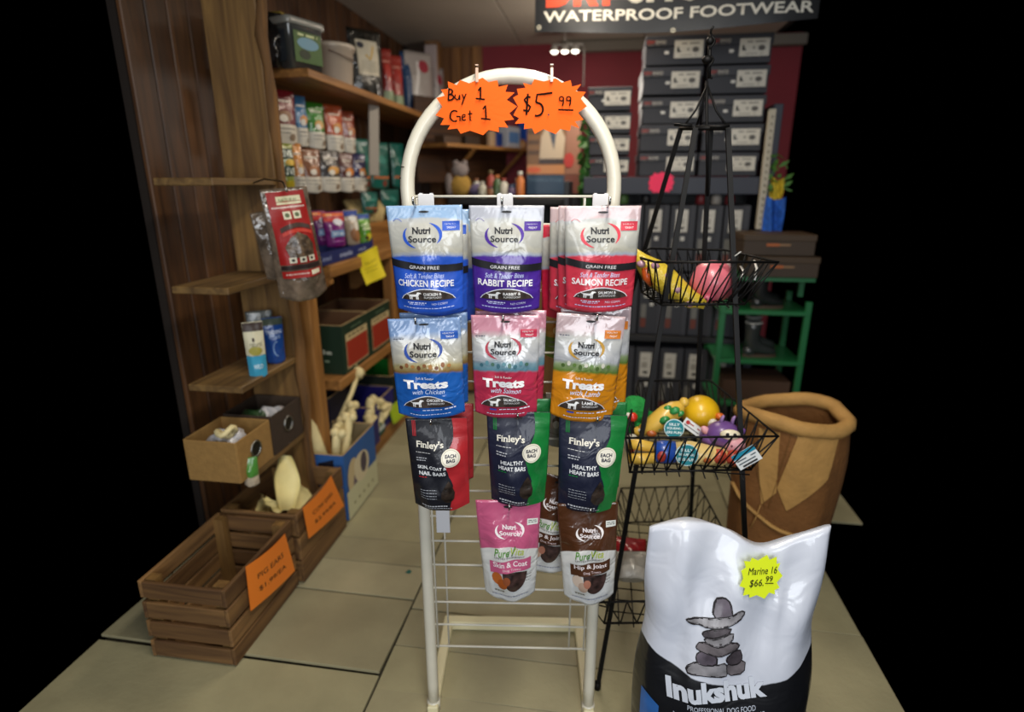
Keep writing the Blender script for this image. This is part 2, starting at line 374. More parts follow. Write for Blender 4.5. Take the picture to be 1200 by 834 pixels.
def art_treats(c, name, withs, tagc, arc, pic=('#6b4226', '#8a5a35', '#a8763f')):
    def f(A):
        for k in range(9): A.ell(-.36 + .085*k, .535 + .012*((k*5) % 3), .028, .018 + .006*(k % 2), pic[k % len(pic)], n=10)
        logo(A, -.03, .70, .50, arc, '#15151b')
        A.rect(.22, .80, .46, .875, tagc); A.text('HEALTHY', .33, .855, .16, .015, '#f0f0f0'); A.text('TREAT', .35, .823, .12, .017, '#f0f0f0')
        A.dashes(-.44, -.30, .805, .008, '#39435c', 4)
        A.text('Soft & Tender', -.03, .432, .26, .022, '#f4f4f4')
        A.text('Treats', -.03, .368, .64, .090, '#f6f6f8', bold=.045, serif=.05)
        A.text(withs, .01, .292, .46, .048, '#d9e6ff', shear=.35)
        pts = [(-.38 + .72 * i / 20, .125 + .115 * math.sin(math.pi * i / 20) ** .7) for i in range(21)]
        A.poly([(x*1.03 , .122 + (z-.122)*1.07) for x, z in pts], '#dfe3ea'); A.poly(pts, mat('kibble', '#3a2e28', .6, var=.6, vscale=90))
        dog(A, -.17, .175, .2, .075, '#f2f2f2')
        A.text(name + ' &', .09, .205, .24, .028, '#f4f4f4', bold=.02); A.text('SUPERFOOD', .10, .17, .25, .02, '#f4f4f4')
        A.rect(-.25, .095, -.14, .112, '#3348a8', 2, 1)
        A.dashes(-.10, .18, .1, .008, '#dfe6ff', 5); A.dashes(.22, .38, .1, .013, '#eef', 6); A.dashes(-.3, .3, .05, .007, '#dfe6ff', 7)
    return f
def art_bars(c, lines):
    def f(A):
        def edge(z):
            return .26 + .07 * math.sin((z - .62) * 9) if z > .5 else .16 + .06 * math.sin((z - .5) * 12 + 0) * (1 if z > .3 else 1)
        def edge(z):
            ks = [(0, .16), (.15, .2), (.3, .24), (.42, .17), (.55, .12), (.68, .2), (.8, .27), (.9, .27), (1, .25)]
            for (a, p), (b, q) in zip(ks, ks[1:]):
                if a <= z <= b: t = (z-a)/(b-a); t = t*t*(3-2*t); return p + (q-p)*t
            return .2
        A.vband(edge, lambda z: .499, mat('swath' + c, c, .4, coat=.5, var=.12, vscale=25, bump=.2))
        for k in range(3): A.vband(lambda z, k=k: -.40 + .022*k, lambda z, k=k: -.387 + .022*k, c, .82, .985, 3, 1)
        A.text("Finley's", -.12, .735, .46, .085, '#eae6d8', bold=.02, serif=.035)
        A.dashes(-.36, -.1, .66, .006, '#cfd0d2', 1); A.dashes(-.36, -.18, .60, .010, '#b9bcc4', 8); A.dashes(-.36, -.2, .575, .010, '#b9bcc4', 9)
        A.text(lines[0], -.10, .505, .50 if len(lines[0]) > 8 else .38, .042, '#eceff2', bold=.02); A.text(lines[1], -.10, .445, .46, .042, '#eceff2', bold=.02)
        A.dashes(-.34, -.2, .40, .01, c, 11)
        for k in range(4): A.dashes(-.34, -.05, .255 - k*.03, .006, '#aeb2ba', 12 + k)
        A.dashes(-.34, .12, .06, .016, '#c9ccd2', 18); A.dashes(-.30, .2, .035, .008, '#aeb2ba', 19)
        # clear window shaped like a drop
        A.poly([(.03, .17), (.10, .12), (.18, .11), (.25, .15), (.265, .22), (.22, .31), (.17, .36), (.1, .3), (.04, .24)], mat('jerky', '#2f2620', .35, coat=.6, var=.7, vscale=60, bump=.4))
        A.ell(.225, .61, .155, .155 * A.asp, '#e9e4d0', n=28); A.ell(.225, .61, .135, .135 * A.asp, '#b9b5a6', n=28); A.ell(.225, .61, .128, .128 * A.asp, '#efeada', n=28)
        A.text('EACH', .225, .633, .18, .037, '#20243c', bold=.04); A.text('BAG', .225, .586, .14, .037, '#20243c', bold=.04)
    return f
def art_vita(c, name, food):
    def f(A):
        logo(A, .02, .735, .44, '#f3eeee', '#f6eef0')
        A.rect(.30, .775, .47, .83, '#d9dcd6'); A.dashes(.32, .45, .81, .006, '#444', 2); A.dashes(.32, .45, .795, .006, '#444', 3)
        A.text('Pure', -.12, .535, .26, .075, '#5a8f3c', shear=.25, bold=.012); A.text('Vita', .145, .545, .22, .075, '#b4c44a', shear=.25, bold=.006)
        A.stroke([(-.02, .50), (.02, .56), (.05, .50), (.11, .60)], .014, '#3f7a34')
        A.text('LIMITED INGREDIENT', .01, .485, .52, .017, '#555')
        A.band(lambda x: .335 + .05*x, lambda x: .455 + .05*x, c, -.34, .38, 10, 3)
        A.text(name, .02, .418, .60, .054, '#f3e9ea', bold=.015, rot=.03, serif=.03); A.text('Dog Treats', .05, .362, .32, .028, '#e9d4d8', rot=.03)
        A.ell(.10, .335, .22, .20, mat('dark_treats', '#3b2926', .45, coat=.5, var=.7, vscale=70, bump=.4), t0=math.pi, t1=2*math.pi, n=20)
        for k, (x, z, a) in enumerate(((-.22, .27, .10), (-.13, .22, .09), (-.05, .26, .07))): A.ell(x, z, a, a * .62, food[k % len(food)], n=12)
        A.dashes(.30, .40, .29, .006, '#777', 5); A.dashes(.30, .40, .26, .006, '#777', 6); A.dashes(.30, .39, .23, .006, '#777', 7)
        A.dashes(-.34, .36, .075, .008, '#8c93b0', 8); A.dashes(-.28, -.1, .13, .012, '#555', 9)
    return f
def art_plain(c2, c3, win='#c98a4a', word=None):
    def f(A):
        if word: A.text(word, 0, .70, .7, .08, c3, bold=.02)
        else: A.dashes(-.3, .3, .78, .04, c3, 3)
        A.ell(.02, .52, .26, .10, win, n=14); A.ell(-.08, .47, .14, .07, c3, n=12)
        A.rect(-.498, .02, .498, .36, c2, 6, 4)
        A.dashes(-.36, .36, .27, .025, '#77726a', 5); A.dashes(-.36, .1, .2, .02, '#8a857b', 6); A.ell(.2, .13, .14, .07, '#8d7a66', n=12)
    return f
# ================================================================== THE ROOM
LW = -1.56; BY = 4.8; CZ = 2.43
def seen(p):
    f = p[1] * math.cos(YAW) - p[0] * math.sin(YAW); x = p[0] * math.cos(YAW) + p[1] * math.sin(YAW); z = p[2] - CAMH
    d = f * math.cos(PITCH) - z * math.sin(PITCH); u = f * math.sin(PITCH) + z * math.cos(PITCH)
    return d > .1 and 285 < 600 + FPX * x / d < 916 and -10 < 417 - FPX * u / d < 850
floor = MB().box((-.4, 2.9, -.035), (2.3, 3.9, .05)).build('floor', mat('subfloor', '#3a3628', .9)); struct(floor)
fm = [mat('floor_paint_%d' % i, c, .50, var=.13, vscale=5, bump=.12, bscale=60) for i, c in enumerate(('#9e9776', '#9a9374', '#a49d7e', '#979072'))]
fy = {0: [.9, 1.31, 1.645, 1.822, 1.97, 2.29, 2.62, 2.86, 3.2, 3.6, 4.0, 4.4, 4.8],
      1: [.95, 1.265, 1.435, 1.60, 1.86, 2.07, 2.26, 2.58, 2.9, 3.25, 3.6, 4.0, 4.4, 4.8],
      2: [1.02, 1.35, 1.7, 2.05, 2.4, 2.75, 3.1, 3.45, 3.8, 4.3, 4.8]}
fx = [(-1.56, -.605), (-.6, .62), (.625, .90), (.905, 1.18)]
fy[3] = fy[2]
k = 0
for c, (x0, x1) in enumerate(fx):
    for y0, y1 in zip(fy[c], fy[c][1:]):
        pts = [(x0 + (x1-x0)*i/8, y0 + (y1-y0)*j/4, 0) for i in range(9) for j in range(5)]
        if not any(seen(p) for p in pts): continue
        b = MB(); lift = .010 if (c == 0 and abs(y0 - 1.31) < .01) else 0
        M = Matrix.Translation(((x0+x1)/2, (y0+y1)/2 , -.005)) @ Matrix.Rotation(R(.35 * math.sin(k*5)), 4, 'Z')
        if lift: M = Matrix.Translation((0, 0, lift * .5)) @ M @ Matrix.Rotation(R(-1.7), 4, 'X')
        b.box((0, 0, 0), (x1-x0-.002, y1-y0-.0025 - (.012 if lift else 0), .010), b=.001, M=M)
        b.build('floor_board', fm[(k * 7 + c) % 4], floor); k += 1
MB().add([(-.685,1.78,.0012),(-.665,1.775,.0012),(-.66,1.79,.0012),(-.675,1.80,.0012)], [(0,1,2,3)]).build('paint_splash', ink('#1f5f56'), floor)
# ceiling: painted boards
ceil = MB().box((-.2, 4.0, CZ + .03), (2.8, 1.66, .03)).build('ceiling', mat('ceiling_back', '#3a332c', .9)); struct(ceil)
cm = mat('ceiling_paint', '#a89e90', .75, var=.05, vscale=3)
for i in range(3):
    MB().box((-1.56 + .9 * i + .45, 4.0, CZ), (.892, 1.66, .02), b=.003).build('ceiling_panel', cm, ceil)
# left wall: vertical brown boards
wl = MB().box((LW - .03, 3.35, 1.22), (.03, 2.95, 2.44)).build('wall_left', mat('wall_dark', '#1d140d', .9)); struct(wl)
wp = [wood('panel_wood_%d' % i, a, b, 'z', .5) for i, (a, b) in enumerate((('#3a2413', '#5f3d20'), ('#2f1c0f', '#553519'), ('#412a16', '#694526')))]
for i in range(26):
    MB().box((LW - .006, 1.93 + .11 * i, 1.22), (.018, .105, 2.44), b=.004).build('wall_plank', wp[i % 3], wl)
# back wall: dark red paint, wooden panelling at its left end
wb = MB().box((-.1, BY + .03, 1.22), (2.9, .05, 2.44)).build('wall_back', mat('wall_red', '#7c1f2a', .7, var=.08, vscale=4)); struct(wb)
pw = [wood('honey_panel_%d' % i, a, b, 'z', .5) for i, (a, b) in enumerate((('#6e4420', '#96652f'), ('#5f3a1b', '#88592a')))]
for i in range(7):
    MB().box((-1.515 + .085 * i, BY - .005, 1.22), (.081, .02, 2.44), b=.004).build('wall_plank', pw[i % 2] if i > 2 else wp[i], wb)
tr = MB().box((-1.30, 4.62, 1.22), (.10, .10, 2.43), b=.006).build('trim_1', wood('post_wood', '#6d4a28', '#94683a', 'z')); struct(tr)
c0 = tag(MB().box((-1.30, 4.55, 2.14), (.09, .02, .5), b=.004).build('post_cover', mat('pale_strip', '#b9a7a2', .5)), 'pale painted strip fixed up the wooden corner post under the ceiling', 'board')
for zz in (1.55,):
    o = MB().box((-1.26, 4.53, zz), (.08, .02, .12), b=.004).box((-1.26, 4.515, zz), (.02, .012, .035), b=.003, m=1).build('light_switch', [mat('black_plate', '#0d0d0f', .4), mat('grey_switch', '#77777a', .4)])
    tag(o, 'small black switch plate on the wooden post behind the rack arch', 'switch')
# ================================================================== LEFT SHELVING
W1 = wood('shelf_pine', '#7d5428', '#b17d42', 'y'); W1z = wood('upright_pine', '#7a5127', '#ab783d', 'z'); W1x = wood('end_pine', '#7a5127', '#a9773d', 'x')
W2 = wood('old_plank', '#584126', '#86683c', 'y'); W2z = wood('old_plank_up', '#5e4324', '#8c6a3a', 'z')
near = empty('shelving_unit', (-1.27, 1.84, 0), label='rough wooden shelf unit at the left edge holding brown fabric bins', cat='shelving')
def child(mb, name, m, par):
    o = mb.build(name, m); o.parent = par; o.matrix_parent_inverse = Matrix.Translation(-par.location) if par.rotation_euler.z == 0 else par.matrix_world.inverted(); return o
child(MB().box((-1.275, 2.035, 1.2), (.20, .028, 2.4), b=.004), 'side_panel', W2z, near)
# waney front edge of the side panel
mb = MB(); rr = random.Random(3)
mb.tube([(-1.165 + rr.uniform(-.008, .008), 2.035 + rr.uniform(-.008, .008), z * .1) for z in range(25)], [.018 + rr.uniform(-.004, .006) for _ in range(25)], 7)
child(mb, 'bark_edge', wood('bark', '#4a3219', '#80592c', 'z', .8, bump=.5), near)
for z in (1.436, 1.100, .765, .445):
    child(MB().box((-1.27, 1.84, z - .012), (.20, .36, .024), b=.003), 'shelf_board', W2, near)
far = empty('wall_shelving', (-1.36, 3.4, 0), label='long pine shelving along the left wall stocked with pet treats', cat='shelving')
child(MB().box((-1.36, 3.47, 1.838), (.38, 2.25, .032), b=.003), 'upper_shelf_board', W1, far)
child(MB().box((-1.345, 3.45, 1.045), (.35, 2.14, .055), b=.004), 'middle_shelf_board', W1, far)
child(MB().box((-1.345, 3.45, .515), (.35, 2.14, .05), b=.004), 'lower_shelf_board', W1, far)
child(MB().box((-1.36, 3.4, .045), (.40, 2.5, .09), b=.004), 'floor_ledge', W1, far)
child(MB().box((-1.215, 2.19, .53), (.10, .075, 1.06), b=.006), 'front_post', W1z, far)
child(MB().box((-1.215, 3.2, .53), (.06, .06, 1.06), b=.006), 'front_post', W1z, far)
for y in (2.40, 3.35):
    mb = MB().prism([(0, 0), (.34, 0), (.34, -.03), (.04, -.22), (0, -.22)], -.02, .02)
    child(MB().add([(v[0] - 1.52, v[1] + y, v[2] + 1.02) for v in mb.v], mb.f), 'shelf_bracket', W1x, far)
# back upstand of the middle shelf, seen as a light board beyond the blue tray
child(MB().box((-1.36, 3.50, 1.13), (.03, .9, .13), b=.003), 'shelf_divider', W1, far)

def bag3(name, label, group, px0, px1, py0, py1, X, th, body, art, d=.03, seed=0, cat='treat bag', lean=0, taper=.11, Y=None, roll=0, wmul=1):
    c = at((px0+px1)/2, py0, X=X, Y=Y); b = at((px0+px1)/2, py1, X=X, Y=Y); dd = depth((c+b)/2)
    tc = math.degrees(math.atan2(-c.x, c.y)); wd = (px1-px0) * dd / FPX / max(.35, math.cos(R(th - tc))) * wmul * .93
    h = c.z - b.z
    return pouch(name, label, cat, group, c, (R(lean), R(roll), R(th)), wd, h, d, body, art, taper=taper, seed=seed, nu=12, nv=16, hole=False, eps=.0014, g=.12)
def pk(c1, c2='#d8d2c4', mid=.36): return zoned('pack_' + c1.strip('#') + c2.strip('#'), [(0, c2), (mid, c2), (mid + .01, c1), (1, c1)], bump=.5)
G1 = 'treat bags hanging on the left wall'
rowA = [(308, 344, 105, 168, '#6e1420', 'dark red treat bag with white lower half, first in the upper hanging row', '#8d6a50'),
        (340, 357, 112, 171, '#356f9c', 'light blue treat bag between the dark red and green ones in the upper hanging row', '#c98a4a'),
        (356, 378, 120, 174, '#2f7d22', 'bright green treat bag in the upper hanging row', '#c9a060'),
        (378, 400, 123, 178, '#b5512b', 'orange treat bag beside the green one in the upper hanging row', '#c98a4a'),
        (397, 414, 130, 179, '#8d3c25', 'rust brown treat bag, last in the upper hanging row', '#b5764a')]
rowB = [(338, 352, 168, 228, '#c9812a', 'amber yellow treat bag half hidden in the lower hanging row', '#c9a060'),
        (349, 374, 174, 226, '#7b4a2a', 'copper brown treat bag with white lower label in the lower hanging row', '#a06a44'),
        (371, 397, 176, 225, '#35302f', 'charcoal treat bag with round biscuit picture in the lower hanging row', '#d39a4a'),
        (394, 413, 179, 225, '#5a2c26', 'maroon treat bag with orange circle in the lower hanging row', '#d3822f'),
        (410, 428, 180, 224, '#2c2a5c', 'navy treat bag with orange circle, last in the lower hanging row', '#d3822f')]
for i, (a, b, t, u, c, lab, wn) in enumerate(rowA + rowB):
    bag3('treat_bag', lab, G1, a, b, t, u, -1.33, 66, pk(c), art_plain('#d8d2c4', '#e6dfd2', wn), seed=i)
# the black-and-yellow bag near the upright: 'LIVE'
def art_live(A):
    for z in (.78, .40): A.rect(-.46, z - .11, .46, z + .11, '#12352a'); A.text('LIVE', 0, z, .8, .15, '#e8efe4', bold=.03)
    A.ell(.1, .59, .3, .07, '#d8b443', n=14); A.ell(-.05, .12, .3, .08, '#b9a52c', n=14)
bag3('treat_bag', 'green and yellow patterned treat bag hanging behind the red clear bag', G1, 322, 342, 168, 222, -1.27, 60, pk('#87903a', '#87903a'), art_live, seed=21)
bag3('treat_bag', 'narrow clear bag with pale back hanging beside the rough upright', G1, 311, 325, 182, 226, -1.27, 60, mat('clear_film', '#8f8578', .2, coat=.8, var=.2, bump=.4), None, seed=22)
G2 = 'teal bags hanging at the far end of the left wall'
teal = pk('#1d6459', '#1d6459')
def art_teal(A):
    A.band(lambda x: .22, lambda x: .27, '#c06a35', -.4, .4, 6, 1); A.ell(.1, .12, .14, .07, '#7a3a2c', n=12); A.dashes(-.3, .3, .6, .03, '#5c9a8a', 2); A.ell(0, .62, .2, .1, '#2f7d70', n=12)
for i, (a, b, t, u, lab) in enumerate(((416, 431, 163, 222, 'leftmost teal bag of the upper teal row, next to the navy bag'), (430, 455, 167, 221, 'middle teal bag with an orange stripe in the upper teal row'),
        (456, 473, 168, 220, 'rightmost teal bag of the upper teal row beside the rack arch'), (422, 443, 224, 242, 'teal bag at the left of the lower teal row'), (445, 468, 222, 242, 'teal bag at the right of the lower teal row'))):
    bag3('teal_bag', lab, G2, a, b, t, u + (8 if i > 2 else 0), -1.38 if i != 1 else -1.33, 66, teal, art_teal, seed=40 + i)
o = MB().box((0,0,0), (.06, .012, .36), b=.003); o = o.build('paper_strip', mat('strip_grey', '#9c958c', .5)); o.location = at(438, 165, X=-1.24); o.rotation_euler = (0, R(4), R(50))
tag(o, 'long pale display strip hanging below the upper shelf before the teal bags', 'display strip')
# red clear bags hanging at the near corner
def art_bully(A):
    A.band(lambda x: .34, lambda x: .97, '#9c1a18', -.40, .40, 8, 12)
    A.rect(-.22, .86, .30, .93, '#d9d4ae'); A.text('NATURAL', .03, .895, .4, .03, '#6b7a4a', bold=.02); A.dashes(-.34, .34, .83, .012, '#e9d9cf', 4)
    for x in (-.07, .14): A.rect(x - .08, .735, x + .08, .80, '#e2dcc0'); A.ell(x, .768, .05, .02, '#5f6d4a', n=10)
    A.band(lambda x: .66 - .35 * (x - .05) ** 2, lambda x: .70 - .35 * (x - .05) ** 2, '#4a3631', -.28, .36, 10, 1)
    A.band(lambda x: .62 - .35 * (x - .05) ** 2, lambda x: .65 - .35 * (x - .05) ** 2, '#c23a2c', -.26, .36, 10, 1)
    A.poly([(-.2, .40), (-.26, .5), (-.12, .58), (.05, .62), (.24, .58), (.34, .5), (.32, .40)], mat('chews', '#5b4a38', .45, coat=.8, var=.7, vscale=45, bump=.7))
    for x in (-.16, .04, .24): A.rect(x - .07, .355, x + .07, .405, '#d8d3bd'); A.ell(x, .38, .035, .014, '#2d2d2a', n=10)
    A.rect(-.40, .30, .40, .335, '#2b1d1b'); A.rect(-.40, .22, .40, .285, '#a3211c'); A.rect(.16, .235, .36, .275, '#e3dec4'); A.dashes(-.34, .12, .25, .012, '#d9b8ae', 8)
clear = mat('clear_bag_of_chews', '#6a5c4e', .16, coat=1, var=.55, vscale=22, bump=1.0, bscale=24)
G3 = 'clear bags of chews hanging at the near end of the shelving'
def clearbag(label, a, b, t, u, X, th, art, seed, roll):
    c = at((a+b)/2, t, X=X); e = at((a+b)/2, u, X=X); dd = depth((c+e)/2); tc = math.degrees(math.atan2(-c.x, c.y))
    o = pouch('chew_bag', label, 'treat bag', G3, c, (0, R(roll), R(th)), (b-a)*dd/FPX/math.cos(R(th-tc)), c.z-e.z, .05, clear, art, taper=-.08, drop=.05, seed=seed, nu=22, nv=30, hole=False, eps=.0012)
    return o
b1 = clearbag('clear plastic bag of dark chews with a red label, hanging in front', 306, 358, 220, 356, -1.02, 42, art_bully, 5, -5)
MB().tube([(-.06, .16, .02), (-.03, .12, .03), (0, .05, .022), (0, -.01, .018), (0, -.03, 0), (0, -.035, -.012)], .003, 6).build('hanging_hook', mat('steel', '#9a9a98', .3, metal=1), b1)
clearbag('clear bag of dark chews hanging behind the red labelled one, its left side showing', 294, 336, 246, 330, -1.10, 48, None, 6, -9)
bag3('treat_bag', 'red bag at the far left edge on the upright shelf', None, 279, 300, 133, 202, -1.28, 35, pk('#9c2418', '#b5463a'), art_plain('#9c2418', '#d8c9b4'), seed=9)
# middle shelf: blue tray of bags
tr0 = at(366, 296, X=-1.19); tr1 = at(440, 284, X=-1.19)
y0, y1 = 2.30, 2.93; zt = 1.0745
tray = empty('display_tray', (-1.29, (y0+y1)/2, zt), label='low blue cardboard tray of small treat bags on the middle shelf', cat='tray')
tb = mat('tray_blue', '#1f2b66', .5, var=.05)
mb = MB().box((0,0,.003), (.2, y1-y0, .005)).box((.098,0,.028), (.005, y1-y0, .055)).box((-.098,0,.045), (.005, y1-y0, .09)).box((0,-(y1-y0)/2,.035), (.2,.005,.07)).box((0,(y1-y0)/2,.035), (.2,.005,.07))
mb.build('tray_body', tb, tray)
def flatart(T): return lambda x, z, e=0: tuple(T @ Vector((x, -e, z)))
A = Art(flatart(Matrix.Translation((.1008, 0, 0)) @ Matrix.Rotation(R(90), 4, 'Z')), .0006, 1)
A.text('snacks', -.02, .028, .14, .022, '#aeb9dd', bold=.02); A.text('crunchy', .17, .028, .1, .02, '#aeb9dd', bold=.02); A.text('brand', -.22, .028, .08, .022, '#8f9cc9', bold=.02)
A2 = Art(flatart(Matrix.Translation((0, -(y1-y0)/2-.0028, 0))), .0006, 1); A2.text('snack', .03, .035, .10, .02, '#aeb9dd', bold=.02)
A.build('tray_lettering', tray); A2.build('tray_lettering', tray)
def art_purple(A):
    A.rect(-.49, .86, .49, .97, '#d9622b'); A.text('NEW', -.2, .915, .3, .05, '#f2d9a0', bold=.02); A.rect(-.49, .72, .49, .84, '#c22f2c'); A.ell(.1, .70, .25, .10, '#d8dbe6', n=14)
    A.poly([(-.34,.28),(.36,.30),(.34,.48),(-.3,.46)], '#7aa0cf'); A.text('bites', 0, .38, .5, .1, '#d8e4f3', bold=.03); A.dashes(-.3, .3, .15, .03, '#c98acb', 3)
def art_jer(A):
    A.rect(-.49, .82, .49, .98, '#1f3f96'); A.ell(0, .76, .3, .08, '#d9d9d4', n=12); A.ell(0, .3, .36, .2, '#9a6a42', n=14); A.ell(.1, .55, .2, .14, '#ddd6ca', n=12)
def art_lime(A):
    A.rect(-.49, .82, .49, .98, '#2b4fa0'); A.text('mini', 0, .62, .7, .09, '#e9f0c9', bold=.02); A.rect(-.3, .45, .3, .53, '#dfe9b8'); A.ell(.1, .22, .28, .12, '#c9c02f', n=12); A.ell(-.1, .2, .14, .06, '#4a2d1d', n=10)
G4 = 'small bags standing in the blue tray'
for i, (a, b, t, u, c, ar, lab, X) in enumerate(((363, 380, 247, 288, '#6d2672', art_purple, 'purple treat bag with orange top at the left end of the blue tray', -1.30), (376, 402, 248, 290, '#7a1f78', art_purple, 'purple and red treat bag with a blue badge at the front of the blue tray', -1.235),
        (401, 418, 246, 288, '#b9a68f', art_jer, 'pale brown treat bag with blue top in the middle of the blue tray', -1.24), (416, 432, 250, 286, '#63a32c', art_lime, 'lime green treat bag with blue top at the right end of the blue tray', -1.24))):
    bag3('small_treat_bag', lab, G4, a, b, t, u, X, 58, pk(c, c), ar, seed=60 + i, lean=-6)
# rolled pale chews in sacks behind the tray
mb = MB()
for i in range(7): mb.tube([(-.09 + .03*i, .0, 0), (-.06 + .03*i, .02, .1), (-.07 + .03*i, .06, .17)], [.02, .024, .018], 7)
o = mb.build('chew_roll_bundle', mat('rawhide', '#c9b27a', .6, var=.15, vscale=12)); o.location = at(428, 262, X=-1.42); o.rotation_euler = (0, 0, R(60)); o.scale = (1.2, 1, .8)
tag(o, 'bundle of pale rawhide sticks standing behind the blue tray', 'chews'); tag(o, kind='stuff')
# yellow note on the shelf edge
c = at(430, 293, X=-1.155)
S = lambda x, z, e=0: (x * .13 + .012 * (1 - z), -.004 - e - .02 * (1 - z) ** 2 - .006 * math.sin(6 * x + 3 * z), (z - 1) * .155 + .02*x)
nt = empty('price_note', c, (R(0), R(-6), R(62)), 'yellow paper note taped to the edge of the middle shelf', 'note')
mb = MB().grid(lambda u, v: S(u-.5, v), 8, 8).grid(lambda u, v: S(u-.5, v, -.0008), 8, 8); mb.build('paper', mat('yellow_paper', '#e3cf24', .6), nt)
A = Art(S, .0006, .13/.155); A.text('Sale price', 0, .62, .6, .1, '#8d7f22'); A.dashes(-.32, .3, .45, .02, '#8d7f22', 3); A.dashes(-.32, .2, .34, .02, '#8d7f22', 4); A.build('handwriting', nt)
# lower shelf: green boxes
def carton(name, label, group, loc, rz, sz, col, inner, faces=None, t=.006, cat='box', lip='#b59a6c'):
    root = empty(name, loc, (0, 0, R(rz)), label, cat, group); X, Y, Z = sz; m = mat('card_' + col.strip('#'), col, .6, var=.06); mi_ = mat('card_' + inner.strip('#'), inner, .8, var=.06)
    mb = MB()
    for sx, d in (((0, -Y/2, Z/2), (X, t, Z)), ((0, Y/2, Z/2), (X, t, Z)), ((-X/2, 0, Z/2), (t, Y, Z)), ((X/2, 0, Z/2), (t, Y, Z))):
        mb.box(sx, d, 0, .001); c = [sx[0]*(1 - 1.2*t/X), sx[1]*(1 - 1.2*t/Y), sx[2] + .0005]; mb.box(c, (max(d[0]-2*t, t*.6), max(d[1]-2*t, t*.6), d[2]-.002), 1)
        mb.box((sx[0], sx[1], Z + .0008), (d[0], d[1], .002), 2)
    mb.box((0, 0, .004), (X, Y, .006), 1)
    mb.build('carton_body', [m, mi_, mat('card_edge', lip, .8)], root)
    if faces:
        for nm, (T, fn) in faces.items():
            A = Art(flatart(T), .0007, 1); fn(A); A.build('carton_print', root)
    return root
def fr(sz, side):   # transform for print on front (-y), right (+x)
    X, Y, Z = sz
    return Matrix.Translation((0, -Y/2 - .0045, 0)) if side == 'f' else Matrix.Translation((X/2 + .0045, 0, 0)) @ Matrix.Rotation(R(90), 4, 'Z')
sz = (.30, .31, .24)
for i, (yy, lab) in enumerate(((2.62, 'open dark green carton with red panel, nearer one on the lower pine shelf'), (2.94, 'open dark green carton with red panel, farther one on the lower pine shelf'))):
    def side(A):
        A.rect(-.13, .02, .13, .19, '#c9b78a'); A.rect(-.125, .025, .125, .155, '#a33424'); A.dashes(-.1, .1, .17, .01, '#6b5a3a', 3)
        A.text('gourmand', 0, .212, .12, .014, '#7f9a7c')
    def front(A):
        A.text('taille', .03, .11, .13, .022, '#cfd6c6', bold=.02); A.text('friand', -.02, .175, .1, .02, '#8aa089'); A.dashes(-.04, .08, .06, .01, '#8aa089', 3)
    carton('chew_carton', lab, 'green cartons on the lower shelf', (-1.335, yy, .541), 0, sz, '#16301f', '#6e4d33', {'s': (fr(sz, 's'), side), 'f': (fr(sz, 'f'), front)})
# bits on the middle of the far lower shelf
carton('chew_carton', 'dark green carton with a bright green lining, low behind the purple box', 'green cartons on the lower shelf', (-1.30, 3.21, .10), 0, (.26, .34, .24), '#152018', '#1f9a30', {'f': (fr((.26,.34,.24), 'f'), lambda A: A.text('naturally', 0, .15, .13, .02, '#5f7a60'))})
carton('chew_box', 'dark navy box standing behind the purple one on the floor ledge', None, (-1.36, 2.50, .22), 0, (.22, .2, .22), '#0e0f2b', '#0e0f2b')
carton('chew_box', 'deep purple blue open box of rawhide knots on the floor ledge', None, (-1.29, 2.86, .091), 0, (.24, .34, .19), '#1d1670', '#1d1670')
b = MB().box((0,0,.055), (.10,.006,.13), b=.002).box((.05,.04,.055), (.006,.08,.13)).build('divider_flap', mat('flap_blue', '#1c1966', .5)); b.location = (-1.16, 2.56, .13)
tag(b, 'small dark blue cardboard flap sticking up before the rawhide knots', 'box')
# stack of green and white trays under the knots
for i, c in enumerate(('#1c4a3a', '#c9d3cf', '#2c5f4c')):
    o = MB().box((-1.235, 2.66, .102 + .024*i), (.17, .34, .02), b=.002).build('flat_tray', mat('tray_' + c[1:], c, .5)); tag(o, ('dark green', 'white', 'mid green')[i] + ' flat tray in the stack on the floor ledge, ' + ('lowest', 'middle', 'top')[i], 'tray', 'stack of flat trays')
o = MB().box((0,0,.05), (.012,.14,.10), b=.002).build('price_tag', mat('lime_card', '#a9c425', .6)); o.location = (-1.13, 3.0, .09); o.rotation_euler = (0, R(-15), R(-6)); tag(o, 'lime green card leaning at the end of the floor ledge', 'card')
# blue crate with bones
sz = (.22, .34, .31)
def bface(A):
    for x, z, w_, h_, c in ((-.09,.17,.06,.09,'#c9b68c'), (-.05,.12,.05,.07,'#6b5a6a'), (-.02,.2,.06,.05,'#ddd3b4')): A.ell(x, z, w_, h_, c, n=14)
    A.rect(-.168, .0, .168, .13, '#cbc9a3', 6, 3); A.ell(0, .18, .08, .07, '#d8cba8', n=16); A.ell(.02, .19, .035, .05, '#4c4250', n=12)
    for q in range(5): A.ell(-.1 + .05*q, .05, .010, .008, '#8f8a66', n=8)
def bfront(A):
    A.poly([(-.07,.29),(-.01,.27),(-.01,.23),(-.07,.22)], '#1a1826'); A.poly([(.0,.27),(.07,.29),(.07,.22),(0,.23)], '#1a1826'); A.ell(-.09, .27, .012, .02, '#dfe6ea', n=10); A.dashes(-.02, .03, .245, .01, '#d9dfe6', 2)
carton('blue_crate', 'blue and cream cardboard box of bones at the crate corner', None, (-1.15, 2.24, .01), 0, sz, '#2a5c9e', '#8a7a5a', {'s': (fr(sz, 's'), bface), 'f': (fr(sz, 'f'), bfront)}, cat='box', lip='#2a5c9e')
bone = mat('rawhide_cream', '#e6d6a0', .6, var=.12, vscale=14, bump=.3, bscale=40)
mb = MB(); mb.tube([(0,0,0), (.0,.0,.15), (-.02,.01,.3), (-.06,.02,.42)], [.028,.034,.032,.014], 10, flat=.5)
